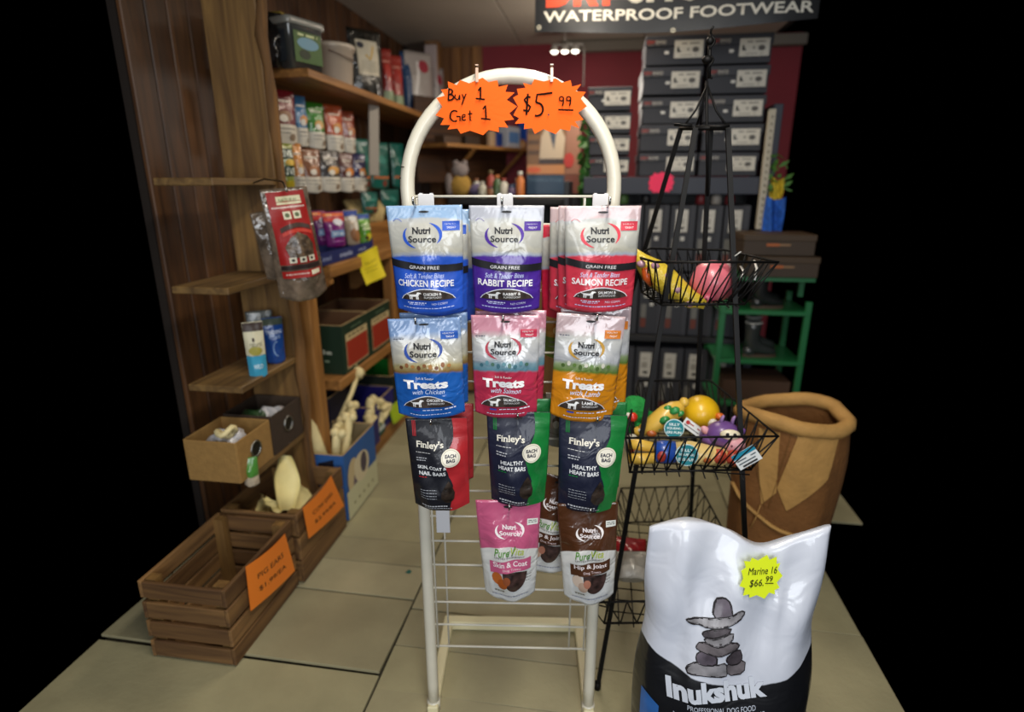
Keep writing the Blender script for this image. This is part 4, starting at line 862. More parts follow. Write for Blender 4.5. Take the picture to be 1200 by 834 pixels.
def L_(x, z, s=1): return lambda *pts: [(x + a*s, z + b*s) for a, b in pts]
q = L_(-.054, .012); hand(A, [q((0,0),(.001,.010),(.002,.020))], w_); hand(A, [arcs(-.053, .027, .008, .005, 95, -90), arcs(-.053, .017, .010, .0055, 90, -100)], w_)
hand(A, [[(-.040,.022),(-.0405,.016),(-.037,.012),(-.033,.014),(-.031,.021)], [(-.031,.021),(-.031,.012)], [(-.026,.022),(-.023,.015)], [(-.018,.023),(-.023,.013),(-.027,.003)]], w_*.8)
hand(A, [[(.006,.028),(.011,.034),(.011,.034)], [(.011,.035),(.0105,.013)], [(.001,.014),(.019,.012)]], w_)
hand(A, [arcs(-.042, -.018, .009, .010, 50, 300), [(-.038,-.019),(-.031,-.019),(-.031,-.027)]], w_)
hand(A, [[(-.027,-.021),(-.020,-.019)], arcs(-.023, -.021, .004, .0055, 40, 320), [(-.011,-.008),(-.0105,-.026),(-.008,-.027)], [(-.015,-.015),(-.006,-.014)]], w_*.8)
hand(A, [[(.015,-.006),(.020,.000)], [(.020,.001),(.0215,-.023)], [(.011,-.023),(.030,-.025)]], w_)
A.build('handwriting', c1)
T = RM @ Matrix.Translation((.078, -.024, 1.566))
c2, S = starcard('sale_card', 'neon orange starburst card reading $5.99', T, star(17, .074, .052, .83, .05, 5), .0006, om, group='orange starburst cards on the arch')
A = Art(S, .0012, 1)
hand(A, [[(-.037,.016),(-.043,.018),(-.049,.012),(-.044,.004),(-.037,-.001),(-.041,-.009),(-.051,-.007)], [(-.042,.023),(-.045,-.016)]], w_*1.2)
hand(A, [[(-.008,.022),(-.024,.021),(-.026,.007)], [(-.026,.007)] + arcs(-.024, -.006, .012, .012, 85, -110), [(-.010,.022),(.006,.024)]], w_*1.2)
A.ell(-.001, -.016, .0018, .0018, '#231a18', n=8)
for ox in (0, .014): hand(A, [arcs(.024+ox, .013, .0042, .004, 0, 360), [(.0282+ox,.014),(.028+ox,.006),(.0262+ox,.000)]], w_*.8)
hand(A, [[(.018,-.007),(.048,-.008)]], w_); A.build('handwriting', c2)
for u in (-.068 + .004, .078 + .004):
    o = MB().box((0, -.004, 0), (.006, .002, .026), b=.0008).box((0, .004, .018), (.006, .018, .002)).build('card_clip', mat('clear_clip', '#d9b8a2', .15, coat=1)); o.location = rk(u, -.028, 1.622); o.rotation_euler = (0,0,RA)
    tag(o, 'clear plastic clip holding the ' + ('left' if u < 0 else 'right') + ' orange card to the arch', 'clip', 'clips on the arch')

# ================================================================== INUKSHUK FOOD BAG
by, bx = 1.115, .312
BM = Matrix.Translation((bx, by, 0)) @ Matrix.Rotation(R(7), 4, 'Z')
feed = empty('dog_food_bag', (bx, by, 0), (0, 0, R(7)), 'large white and black dog food bag with a stone figure print at lower right', 'pet food bag')
W_, H_ = .385, .725
def BS(x, z, e=0, side=-1):
    # x -.5...5, z 0..1 ; slumped sack
    topw = 1.0 - .03 * max(0, z - .8) * 5
    narrow = 1 - .06 * math.exp(-((z - .70) / .10) ** 2) + .03 * math.exp(-((z - .45) / .2) ** 2)
    fx = max(0, 1 - abs(2*x) ** 2.6)
    bulge = .105 * (min(1, (1.02 - z) / .55)) ** .8 * (.75 + .25 * min(1, z / .2)) if z < 1.02 else 0
    T = bulge * fx ** .6
    # long creases falling from the gathered top corners
    cr = .012 * math.sin(16 * x + 9 * (1-z)) * math.exp(-((z - .78) / .22) ** 2) + .011 * math.exp(-((x + .33 - .20 * (1-z)) / .035) ** 2) * max(0, 1 - abs(z - .72) / .28)
    cr += .010 * math.exp(-((x - .25 + .2*(1-z)) / .03) ** 2) * max(0, 1 - abs(z - .8) / .2) + .0025 * math.sin(23*x - 12*z + 1) * z + .0025 * math.sin(9*x + 31*z) * z
    T += cr * fx ** .3
    Z = z * H_ + (z ** 6) * (.022 * math.cos(2 * math.pi * (x + .30)) - .022 * math.exp(-((x - .12) / .13) ** 2) + .012 * x)
    return (x * W_ * narrow * topw, side * (T + .004) * (1 if side < 0 else .75) - (e if side < 0 else -e) + .05 * (z ** 2) * 0, Z)
wm = bpy.data.materials.new('bag_film'); wm.use_nodes = True
MC['bag_film'] = wm
BZ, BC = .560, .30
bagm = zoned('dogfood_bag', [(0, '#17181c'), (.560, '#17181c'), (.5605, '#cdd2df'), (1, '#d0d5e2')], curve=-BC, rough=.38, coat=.6, bump=.30, sc=.6, wob=.012)
mb = MB(); nu, nv = 44, 56
mb.grid(lambda u, v: BS(u-.5, v), nu, nv, uv=True); mb.grid(lambda u, v: BS(u-.5, v, 0, 1), nu, nv, uv=True)
k2 = (nu+1)*(nv+1); rim = [i for i in range(nu+1)] + [j*(nu+1)+nu for j in range(1, nv+1)] + [nv*(nu+1)+i for i in range(nu-1, -1, -1)] + [j*(nu+1) for j in range(nv-1, 0, -1)]
for a, b in zip(rim, rim[1:] + rim[:1]): mb.f.append([a, b, k2+b, k2+a]); mb.m.append(0); mb.sm.append(True)
mb.build('bag_body', bagm, feed)
A = Art(BS, .0010, W_/H_, .025, .09)
def px_of(p):
    f = p.y * math.cos(YAW) - p.x * math.sin(YAW); x = p.x * math.cos(YAW) + p.y * math.sin(YAW); z = p.z - CAMH
    d = f * math.cos(PITCH) - z * math.sin(PITCH); u = f * math.sin(PITCH) + z * math.cos(PITCH); return 600 + FPX * x / d, 417 - FPX * u / d
def bf(px, py):         # where on the sack's smooth face a printed mark lies
    x, z = 0., .6
    for _ in range(12):
        h = 1e-3; a = px_of(BM @ Vector(BS(x, z))); b = px_of(BM @ Vector(BS(x+h, z))); c = px_of(BM @ Vector(BS(x, z+h)))
        j11, j12, j21, j22 = (b[0]-a[0])/h, (c[0]-a[0])/h, (b[1]-a[1])/h, (c[1]-a[1])/h; D = j11*j22 - j12*j21
        ex, ey = px - a[0], py - a[1]; x += max(-.1, min(.1, (ex*j22 - ey*j12)/D)); z += max(-.1, min(.1, (j11*ey - j21*ex)/D))
    return x, z
st = [mat('stone_%d' % i, c, .35, coat=.5, var=.45, vscale=35) for i, c in enumerate(('#5c545f', '#6a6468', '#8b898e', '#4d464c'))]
ol = '#211d20'
def smooth(pts):
    out = []; n = len(pts)
    for i in range(n):
        p, q = pts[i], pts[(i+1) % n]; out += [(p[0]*.78+q[0]*.22, p[1]*.78+q[1]*.22), (p[0]*.22+q[0]*.78, p[1]*.22+q[1]*.78)]
    return out
def stp(pts, m):
    pts = [bf(780 + x*.1726, 690 + z*.1727) for x, z in smooth(pts)]
    A.poly(pts, m); A.stroke(pts + pts[:1], .010, ol)
stp([(135,525),(205,490),(330,500),(345,520),(415,500),(420,585),(370,598),(150,575)], st[2]); stp([(415,500),(540,475),(528,570),(420,585)], st[1])
stp([(215,430),(280,420),(350,460),(345,520),(230,512),(205,470)], st[0]); stp([(425,455),(500,400),(520,460),(495,505),(440,515),(410,485)], st[3])
stp([(205,385),(235,355),(340,380),(480,360),(505,385),(440,430),(360,462),(280,435),(215,405)], st[1])
stp([(255,330),(340,345),(460,290),(455,350),(370,400),(290,375)], st[2])
stp([(245,295),(290,280),(450,262),(430,300),(340,335),(265,325)], st[3])
stp([(315,190),(335,62),(400,55),(440,90),(455,180),(420,198)], st[0])
stp([(135,200),(200,192),(320,200),(440,190),(515,145),(540,155),(500,215),(400,262),(300,262),(160,225)], st[2])
def bt(t, x0, x1, py, hpx, m, bold, arcpx):
    a = bf(x0, py - arcpx); b = bf(x1, py - arcpx); c = bf((x0+x1)/2, py); up = bf((x0+x1)/2, py - hpx)
    A.text(t, c[0], c[1], b[0]-a[0], up[1]-c[1], m, bold=bold, arc=(a[1]+b[1])/2 - c[1], rot=math.atan2(b[1]-a[1], (b[0]-a[0])*A.asp))
bt('Inukshuk', 782, 900, 810, 24, '#d0d6e2', .05, 7)
bt('PROFESSIONAL DOG FOOD', 806, 886, 832, 6.5, '#b4bbc8', .01, 4)
bt('NOURRITURE POUR CHIENS', 790, 898, 841, 6, '#b4bbc8', .01, 6); bt('AU TRAVAIL PROFESSIONNEL', 788, 898, 849, 6, '#b4bbc8', .01, 6)
l0 = bf(752, 800)[0]; r0 = bf(898, 800)[0]
for (xa, xb) in ((bf(750, 820)[0], bf(772, 820)[0]), (bf(899, 812)[0], bf(916, 812)[0])):
    A.band(lambda x: .10, lambda x: bf(843, 872)[1] + .30*x*x + .10*abs(x), mat('bag_blue', '#2f66ad', .4, coat=.4, var=.3, vscale=12), xa, xb, 5, 8)
A.build('printed_artwork', feed)
# yellow price burst stuck on the bag
yx, yz = bf(889, 671); p = BS(yx, yz, .014); T = BM @ Matrix.Translation(p) @ Matrix.Rotation(R(13), 4, 'Z') @ Matrix.Rotation(R(-13), 4, 'X') @ Matrix.Rotation(R(4), 4, 'Y')
c3, S = starcard('price_burst', 'fluorescent yellow starburst price tag on the big dog food bag', T, star(13, .050, .047, .80, .07, 9), .0006, mat('neon_yellow', '#e4f51e', .6), curl=0)
A = Art(S, .0010, 1); A.text('Marine 16', .002, .014, .066, .015, '#1c1c16', bold=.0, shear=.2)
A.text('$66.', -.011, -.012, .032, .017, '#1c1c16', shear=.2); A.text('99', .018, -.004, .016, .012, '#1c1c16', shear=.1); hand(A, [[(.009,-.013),(.028,-.014)]], .0016, '#1c1c16')
A.build('handwriting', c3)
# ================================================================== BLACK WIRE BASKET TOWER
black = mat('black_iron', '#0c0b0b', .55, spec=.22, var=.2, vscale=20)
TO = Vector((.28, 1.62, 0))
tower = empty('basket_tower', TO, label='black iron tower stand with three tapered wire baskets', cat='basket stand')
def tl(p): return tuple(Vector(p) - TO)
legs = [(at(815, 150, Y=1.57), at(700, 806, Z=0)), (at(798, 150, Y=1.66), at(755, 294, Y=1.76)), (at(853, 150, Y=1.57), at(873, 633, Y=1.40)), (at(833, 150, Y=1.68), at(809, 612, Y=1.86))]
LG = []
for a, b in legs:
    t = a.z / (a.z - b.z); f = a + (b - a) * t; LG.append((a, f))
    m_ = (a + f) / 2
    MB().tube([tl(a), tl(m_), tl(f)], .0085, 4, sm=False).build('leg', black, tower)
    MB().tube([tl(f + Vector((0,0,.0))), tl(f + Vector((0,0,.02)))], .011, 8).build('foot', black, tower)
for i, j in ((0, 1), (1, 3), (3, 2), (2, 0)):
    MB().tube([tl(LG[i][0]), tl(LG[j][0])], .006, 5).build('top_bar', black, tower)
ap = at(831, 92, Y=1.62); top = at(832, 48, Y=1.62)
MB().tube([tl(ap), tl(top)], .0045, 6).tube([(tl(ap)[0]+.006*math.cos(k*.9), tl(ap)[1]+.006*math.sin(k*.9), tl(ap)[2]+.006*k) for k in range(20)], .0028, 5).ball(tl(top), .010, n=8).ball(tl(at(829,70,Y=1.62)), (.014,.012,.01), n=8).build('finial', black, tower)
MB().tube([tl(at(828, 95, Y=1.62)), tl(at(829, 230, Y=1.64))], .004, 6).build('centre_rod', black, tower)
for p in (at(803, 146, Y=1.6), at(851, 147, Y=1.6), at(816,148,Y=1.66)):
    q = at(829, 100, Y=1.62); mm = (p + q) / 2 + Vector((0,0,-.012)); MB().tube([tl(q), tl(mm), tl(p)], .0028, 5).build('brace_wire', black, tower)
MB().tube([tl(at(790,146,Y=1.56)), tl(at(811,147,Y=1.55))], .004, 5).build('brace_wire', black, tower); MB().tube([tl(at(832,149,Y=1.55)), tl(at(855,147,Y=1.55))], .004, 5).build('brace_wire', black, tower)
def wirebasket(rim, base, style, nseg):
    g = empty('wire_basket', (0, 0, 0)); g.parent = tower
    rim = [Vector(tl(p)) for p in rim]; base = [Vector(tl(p)) for p in base]; n = len(rim)
    MB().tube(rim + [rim[0]], .0032, 6).build('rim_wire', black, g); MB().tube(base + [base[0]], .0034, 6).build('base_wire', black, g)
    mb = MB()
    for i in range(n):
        a0, a1, b0, b1 = rim[i], rim[(i+1) % n], base[i], base[(i+1) % n]; k = nseg[i]
        for j in range(k):
            t0, t1 = j/k, (j+1)/k
            if style[i] == 'N':
                mb.tube([a0.lerp(a1, t0), b0.lerp(b1, t0)], .0021, 5); mb.tube([a0.lerp(a1, t1), b0.lerp(b1, t0)], .0021, 5)
            elif style[i] == 'X':
                mb.tube([a0.lerp(a1, t0), b0.lerp(b1, t1)], .0019, 5); mb.tube([a0.lerp(a1, t1), b0.lerp(b1, t0)], .0019, 5)
            else:
                tm = (t0+t1)/2; mb.tube([a0.lerp(a1, tm), b0.lerp(b1, t0)], .0019, 5); mb.tube([a0.lerp(a1, tm), b0.lerp(b1, t1)], .0019, 5)
    tag(mb.build('lattice_wires', black, g), kind='stuff')
    mb = MB(); xs = [p.x for p in base]; ys = [p.y for p in base]; z = base[0].z
    for k in range(1, 11): y = min(ys) + (max(ys)-min(ys))*k/11; mb.tube([(min(xs)+.01, y, z), (max(xs)-.01, y, z)], .0019, 5)
    for k in range(1, 10): x = min(xs) + (max(xs)-min(xs))*k/10; mb.tube([(x, min(ys), z-.002), (x, max(ys), z-.002)], .0019, 5)
    tag(mb.build('floor_wires', black, g), kind='stuff')
Z1, Z0 = 1.235, 1.128
fl, frr = at(768, 307, Y=1.44), at(912, 307, Y=1.44)
rim1 = [at(768,307,Z=Z1), at(912,307,Z=Z1), at(850,293,Z=Z1), at(762,291,Z=Z1), at(744,300,Z=Z1)]
base1 = [at(775,357,Z=Z0), at(873,356,Z=Z0), at(846,332,Z=Z0), at(778,330,Z=Z0), at(752,342,Z=Z0)]
wirebasket(rim1, base1, 'NNVVN', (9, 7, 7, 2, 3))
Z1, Z0 = .815, .715
rim2 = [at(733,513,Z=Z1), at(912,511,Z=Z1), at(833,446,Z=Z1), at(748,446,Z=Z1)]
base2 = [at(738,553,Z=Z0), at(880,550,Z=Z0), at(838,497,Z=Z0), at(752,497,Z=Z0)]
wirebasket(rim2, base2, 'NNVN', (10, 8, 8, 7))
Z1, Z0 = .345, .235
rim3 = [at(690,706,Z=Z1), at(890,700,Z=Z1), at(820,569,Z=Z1 + .0), at(728,572,Z=Z1)]
base3 = [at(708,730,Z=Z0), at(880,728,Z=Z0), at(806,610,Z=Z0), at(735,612,Z=Z0)]
wirebasket(rim3, base3, 'NXXN', (9, 9, 7, 8))
def inbag(label, px, py, Y, w_, h_, c1, c2, rot, seed):
    return pouch('treat_pouch', label, 'treat pouch', 'pouches in the lowest wire basket', at(px, py, Y=Y), [R(a) for a in rot], w_, h_, .03, pk(c1, c2), None, seed=seed, nu=12, nv=14, hole=False)
inbag('crumpled red pouch lying in the lowest wire basket', 738, 630, 1.66, .11, .09, '#a3242c', '#6f2428', (-62, 10, 15), 201)
inbag('crinkled silver pouch lying in the lowest wire basket', 740, 646, 1.52, .10, .09, '#8f8c86', '#a9a6a0', (-62, -10, -8), 202)

# ------------------------------------------------------------------ toys
def latex(n, c): return mat('toy_' + n, c, .38, coat=.3, var=.05, vscale=20)
def eye(par, p, r, look=(0,-1,0)):
    MB().ball(p, r, n=12).build('eye', latex('white', '#e9e6da'), par); q = Vector(p) + Vector(look).normalized() * r * .75
    MB().ball(tuple(q), r * .42, n=8).build('pupil', latex('black', '#121212'), par)
# chick ball
p = at(821, 484, Y=1.60); t = empty('chick_toy', p, label='round yellow rubber chick toy with an orange beak in the middle basket', cat='dog toy', group='dog toys in the middle basket')
MB().ball((0,0,0), (.053,.053,.052), n=28).build('body', latex('yellow', '#e8b81a'), t)
eye(t, (.026,-.047,-.010), .014, (.1,-1,-.1)); MB().ball((.045,-.036,.008), (.014,.014,.010), n=10).build('cheek', latex('orange', '#d86a1c'), t)
MB().ball((.004,-.044,-.036), (.021,.014,.010), n=12).ball((.0,-.048,-.044), (.016,.012,.008), n=12).build('beak', latex('beak', '#cf5a20'), t)
# purple cow
p = at(848, 508, Y=1.47); t = empty('cow_toy', p, label='purple cow toy with a pink muzzle at the right of the middle basket', cat='dog toy', group='dog toys in the middle basket')
pu = latex('purple', '#6d4a8a'); pi = latex('pink', '#dfa0a8')
MB().ball((-.002,0,0), (.045,.040,.034), n=22).ball((-.030,.012,-.016), (.030,.034,.026), n=16).build('head', pu, t)
MB().ball((.024,-.030,-.016), (.027,.021,.024), n=18).build('muzzle', pi, t)
for s in (.012, .036): MB().ball((s,-.0495,-.012), (.0028,.002,.0035), n=8).build('nostril', latex('nostril', '#7a3f50'), t)
MB().ball((.008,-.036,.014), (.026,.012,.014), n=14).build('eye_patch', latex('cream', '#e6dcc0'), t)
for s in (-.001, .017): MB().ball((s,-.0475,.018), (.0045,.003,.0055), n=8).build('pupil', latex('black', '#121212'), t)
for s, a in ((-.047, 40), (.040, -40)): MB().ball((s,-.004,.008), (.016,.008,.010), n=10, rot=Matrix.Rotation(R(a), 3, 'Y')).build('ear', pi if s < 0 else pu, t)
for s in (-.010, .018): MB().tube([(s,0,.030), (s+.002,0,.044), (s+.006,0,.052)], [.005,.005,.003], 8).build('horn', latex('lilac', '#8a6a9c'), t)
# giraffe
p = at(772, 494, Y=1.52); t = empty('giraffe_toy', p, label='yellow and green spotted giraffe toy lying in the middle basket', cat='dog toy', group='dog toys in the middle basket')
ye = latex('paleyellow', '#dfb54a'); gr = latex('green', '#2f8a45')
MB().tube([(-.052,-.006,-.030), (-.030,-.004,-.020), (-.005,0,-.002), (.022,.01,.018), (.045,.02,.032), (.062,.02,.048)], [.013,.022,.028,.030,.026,.012], 16).ball((-.052,-.006,-.030), (.018,.016,.014), n=12).ball((.066,.02,.054), .014, n=12).build('body', ye, t)
for x, y, z, a in ((.012,-.020,.014,.016), (.038,-.012,.040,.015), (.020,.0,.040,.013), (.055,-.001,.028,.012), (.0,-.018,-.012,.009)): MB().ball((x,y,z), (a, a*.7, a*.7), n=12, rot=Matrix.Rotation(R(-30), 3, 'Y')).build('spot', gr, t)
MB().ball((-.020,-.026,-.026), (.014,.006,.010), n=12).build('ear', latex('ear', '#b5602a'), t); eye(t, (-.050,-.018,-.022), .006)
MB().tube([(-.066,-.006,-.034), (-.068,-.016,-.034)], .005, 8).build('snout', latex('snout', '#c98a4a'), t)
# green plush with a red nose
p = at(748, 487, Y=1.56); t = empty('frog_toy', p, label='bright green plush toy with a red nose at the left of the middle basket', cat='dog toy', group='dog toys in the middle basket')
gp = mat('plush_green', '#1c8f3e', .9, var=.15, vscale=40, bump=.6, bscale=120)
MB().ball((-.012,0,.018), (.040,.036,.040), n=20, wob=.05).ball((-.006,0,-.030), (.034,.032,.038), n=18, wob=.06).tube([(.01,0,0), (.045,-.005,-.008), (.066,-.01,-.018)], [.022,.02,.014], 12).build('body', gp, t)
MB().ball((.074,-.012,-.019), .013, n=10).build('paw', latex('paleyellow', '#dfb54a'), t); MB().ball((-.018,-.036,.010), .014, n=12).build('nose', latex('red', '#d8301f'), t)
MB().ball((-.030,-.034,.014), .008, n=8).build('eye', latex('white', '#e9e6da'), t)
# long cream toy in blue trousers
p = at(795, 532, Y=1.43); t = empty('long_toy', p, label='cream rubber toy in blue trousers lying along the front of the middle basket', cat='dog toy', group='dog toys in the middle basket')
cr = latex('cream2', '#dfc07a')
MB().tube([(-.01,0,.006), (.03,0,.008), (.07,0,.004), (.11,0,0), (.13,0,0)], [.026,.030,.027,.024,.012], 16).build('body', cr, t)
MB().tube([(-.062,0,.002), (-.04,0,.004), (-.008,0,.006)], [.027,.031,.028], 16).build('trousers', latex('blue', '#1f4aa3'), t)
for z, y in ((.014, .012), (-.016, -.012)): MB().tube([(-.06,y,z*.6), (-.10,y,z), (-.13,y,z)], [.014,.016,.013], 10).build('leg', latex('paleyellow', '#dfb54a'), t)
for x in (.10, .135): MB().ball((x,-.012,.006), (.019,.02,.02), n=12, wob=.1).build('red_patch', latex('red2', '#c04a35'), t)
MB().ball((-.046,-.030,.004), (.012,.004,.016), n=8).build('trouser_patch', latex('red3', '#b0392c'), t)
MB().ball((.07,-.027,.0), (.012,.006,.008), n=8).build('spot', latex('ear', '#b5602a'), t)
# white and red toy at far left
p = at(740, 522, Y=1.46); t = empty('small_toy', p, label='small white and red toy at the left end of the middle basket', cat='dog toy', group='dog toys in the middle basket')
MB().ball((0,0,.004), (.022,.02,.03), n=14).ball((.02,0,-.022), (.03,.02,.014), n=12).build('body', latex('white2', '#c9c4b5'), t); MB().ball((-.002,-.018,.0), (.012,.008,.012), n=10).build('red_patch', latex('red2', '#c04a35'), t)
# tags
def disc_tag(label, px, py, Y, r, lines):
    root = empty('toy_tag', at(px, py, Y=Y), (R(-8), 0, 0), label, 'tag', 'round teal tags on the toys')
    MB().prism([(r*math.cos(2*math.pi*k/28), r*math.sin(2*math.pi*k/28)) for k in range(28)], -.0006, .0006).build('tag_card', mat('tag_rim', '#cfe6e6', .5), root)
    A = Art(flatart(Matrix.Translation((0, -.0008, 0))), .0006, 1); A.ell(0, 0, r*.92, r*.92, '#15838f')
    for i, l in enumerate(lines): A.text(l, 0, r*(.45 - .42*i), r*(1.1 if i in (0, 3) else 1.45), r*.27, '#e6f4f4', bold=.03)
    A.build('tag_lettering', root)
disc_tag('round teal tag hanging on the yellow and green giraffe toy', 790, 502, 1.455, .026, ['SILLY', 'SQUEAK-', 'ERS FUN'])
disc_tag('round teal tag hanging on the toy in blue trousers', 805, 533, 1.395, .029, ['SILLY', 'SQUEAK-', 'ERS FUN'])
root = empty('hang_tag', at(875, 536, Y=1.40), (0, R(-38), 0), 'white and teal cardboard tag poking out of the middle basket at right', 'tag')
MB().box((0,0,0), (.062,.0015,.045)).build('tag_card', mat('tag_white', '#dfe2e2', .5), root)
A = Art(flatart(Matrix.Translation((0, -.0008, 0))), .0005, 1); A.rect(-.031,.009,.031,.0225,'#1d86a3'); A.dashes(-.026,.026,.0,.003,'#3a4a55',1); A.dashes(-.026,.02,-.009,.003,'#3a4a55',2); A.rect(-.02,-.019,.02,-.014,'#2a2a2e'); A.build('tag_lettering', root)
root = empty('hang_tag', at(812, 501, Y=1.50), (R(-20), R(35), 0), 'small white tag with red print between the giraffe and chick toys', 'tag')
MB().box((0,0,0), (.062,.0015,.026)).build('tag_card', mat('tag_white', '#dfe2e2', .5), root)
A = Art(flatart(Matrix.Translation((0, -.0008, 0))), .0005, 1); A.dashes(-.026,.02,.003,.003,'#a33a35',1); A.dashes(-.026,.022,-.006,.002,'#44444a',2); A.ell(-.02,.004,.006,.006,'#b5302a',n=8); A.build('tag_lettering', root)
# top basket toys
p = at(835, 330, Y=1.58); t = empty('pig_toy', p, label='pink round pig toy in the top wire basket', cat='dog toy', group='dog toys in the top basket')
pk2 = latex('pig', '#d9707e')
MB().ball((0,0,0), (.060,.056,.056), n=28).build('body', pk2, t); MB().ball((-.016,-.046,-.036), (.018,.014,.011), n=14).build('snout', latex('snoutpink', '#c45a72'), t)
for s in (-.022, -.010): MB().ball((s,-.0585,-.036), .003, n=6).build('nostril', latex('nostril', '#7a3f50'), t)
MB().ball((.042,.0,.042), (.014,.008,.012), n=10).build('ear', latex('earpale', '#cdb0a8'), t)
p = at(788, 333, Y=1.55); t = empty('snake_toy', p, label='long yellow rubber toy with pink spots lying across the top basket', cat='dog toy', group='dog toys in the top basket')
MB().tube([(-.105,.0,.085), (-.085,.0,.062), (-.055,0,.035), (-.02,0,.010), (.02,0,-.020), (.05,-.01,-.036), (.085,-.02,-.046)], [.010,.020,.034,.036,.030,.022,.014], 16).ball((.05,-.01,-.038), (.026,.022,.022), n=14).build('body', mat('toy_lemon', '#d9bd3a', .4, coat=.3, bump=.4, bscale=90), t)
for x, z in ((-.085,.055), (-.05,.05), (-.02,.025), (.01,-.01), (.045,-.045)): MB().ball((x,-.026,z), (.012,.008,.009), n=10, wob=.1).build('spot', latex('mauve', '#b58a9c'), t)
MB().tube([(-.075,-.02,.045), (-.068,-.022,.02), (-.055,-.02,.0)], [.009,.013,.007], 10).build('wing', latex('beak', '#cf5a20'), t)
for (a, b), lab in ((((843, 312), (868, 295)), 'clear plastic toy loop crossing the back of the top basket'), (((884, 305), (884, 328)), 'white plastic fastener hanging on the right side of the top basket'), (((868, 312), (869, 326)), 'orange and white price tag hanging on the right side of the top basket')):
    c = MB().tube([(0,0,0), tuple((at(*b, Y=1.50) - at(*a, Y=1.55)) * .5 + Vector((.006,0,.003))), tuple(at(*b, Y=1.50) - at(*a, Y=1.55))], .0035, 6, flat=.4); o = c.build('plastic_loop', mat('clear_loop', '#c9c6c0', .2, coat=.6)); o.location = at(*a, Y=1.55); tag(o, lab, 'fastener')

# ================================================================== SHOE BOXES AND RIGHT-HAND SHELVING
SY = 3.3
shf = empty('shoe_shelving', (.35, SY + .2, 0), label='dark metal shelving holding the shoe boxes behind the basket tower', cat='shelving')
navyp = mat('shelf_navy', '#262a38', .5, var=.05); so = Vector((.35, SY + .2, 0))
def zof(py): return at(800, py, Y=SY).z
def sc(mb, nm, m=navyp): o = mb.build(nm, m, shf); o.location = -so; return o
sc(MB().box((.36, SY+.17, zof(207) - .045), (.94, .38, .088), b=.003), 'shelf_board'); sc(MB().box((.30, SY+.17, zof(397)), (1.0, .38, .035), b=.003), 'shelf_board', mat('shelf_black', '#17171a', .5)); sc(MB().box((.30, SY+.17, .03), (1.0, .38, .05), b=.003), 'shelf_board', mat('shelf_black', '#17171a', .5))
sc(MB().box((.848, SY+.17, .90), (.045, .38, 1.80), b=.003), 'side_panel'); sc(MB().box((-.20, SY+.17, .75), (.03, .38, 1.36), b=.003), 'side_panel', mat('shelf_black', '#17171a', .5))
sc(MB().box((.32, SY+.37, .69), (1.05, .015, 1.34)), 'back_panel', mat('shelf_black', '#17171a', .5))
boxm = mat('shoebox', '#2d2e35', .6, var=.06); boxm2 = mat('shoebox_lid', '#33343b', .6, var=.06)
bootpoly = [(-.5,-.5),(.5,-.5),(.5,-.25),(.1,-.1),(.0,.5),(-.5,.5)]
def shoebox(label, group, x0, x1, z0, z1, y=SY, dz=0, logo_=True, sticker=None):
    root = empty('shoe_box', ((x0+x1)/2, y, z0), (0, 0, R(dz)), label, 'shoe box', group); W, H = x1-x0, z1-z0; D = .24 if W < .26 else .33
    MB().box((0, D/2+.002, H*.44), (W-.012, D-.008, H*.86), b=.002).build('box_body', boxm, root)
    MB().box((0, D/2, H*.80), (W-.002, D, H*.36), b=.003).build('box_lid', boxm2, root)
    A = Art(flatart(Matrix.Translation((0, -.001, 0))), .0008, 1)
    lx0, lx1, lz0, lz1 = W*-.02, W*.44, H*.22, H*.80
    if W < .26: lx0, lx1 = -W*.12, W*.46
    A.rect(lx0, lz0, lx1, lz1, '#cdc8bb', 2, 2); cx = (lx0+lx1)/2; w_ = lx1 - lx0; h_ = lz1 - lz0
    A.dashes(lx0+w_*.25, lx1-w_*.15, lz1-h_*.22, h_*.08, '#77726a', 1); A.dashes(lx0+w_*.2, lx1-w_*.2, lz0+h_*.12, h_*.05, '#8a857b', 2)
    A.poly([(lx0+w_*.16 + x*w_*.14, lz0+h_*.48 + z*h_*.3) for x, z in bootpoly], '#35332f'); A.ell(lx1-w_*.26, lz0+h_*.46, w_*.12, h_*.16, '#5a5650', n=12); A.rect(cx-w_*.06, lz0+h_*.4, cx+w_*.02, lz0+h_*.55, '#8a857b', 1, 1)
    if logo_:
        A.text('DRY', -W*.40, H*.76, W*.13, H*.12, '#9c3a2c', bold=.03); A.text('SHOD', -W*.245, H*.76, W*.17, H*.12, '#a9a49a', bold=.03)
        A.dashes(-W*.46, -W*.17, H*.645, H*.02, '#77726a', 4)
    if sticker: A.rect(-W*.18+sticker, H*.36, -W*.11+sticker, H*.46, '#d5d3cc', 1, 1)
    A.build('box_print', root)
rowsA = [(40, 75.5), (76.5, 110), (112, 144), (145, 177), (178, 206)]; od = ('top', 'second', 'middle', 'fourth', 'bottom')
for ci, (x0, x1, g) in enumerate(((.175, .478, 'left'), (.488, .795, 'right'))):
    for i, (a, b) in enumerate(rowsA):
        sh = (.0, .004, -.003, .002, -.002)[i] * (1 if ci else -1)
        shoebox(f'charcoal shoe box with white label, {od[i]} one in the {g} tall stack', f'shoe boxes in the {g} tall stack', x0+sh, x1+sh, zof(b)-.0005, zof(a), SY + .01*((i*7+ci) % 3), .6*((i*5) % 3 - 1), True, .001 + .02*(i % 2) if i < 3 + ci else None)
for i, (a, b) in enumerate([(99, 128), (129.5, 155), (157, 181), (182.5, 206)]):
    sh = (0, .012, .014, .018)[i]
    shoebox(f"small charcoal shoe box, {('top', 'second', 'third', 'bottom')[i]} one of the short stack left of the tall ones", 'small shoe boxes in the short stack', -.105+sh, .125+sh*.4, zof(b), zof(a), SY + .01*(i % 2), 0, True, .001 if i < 2 else None)
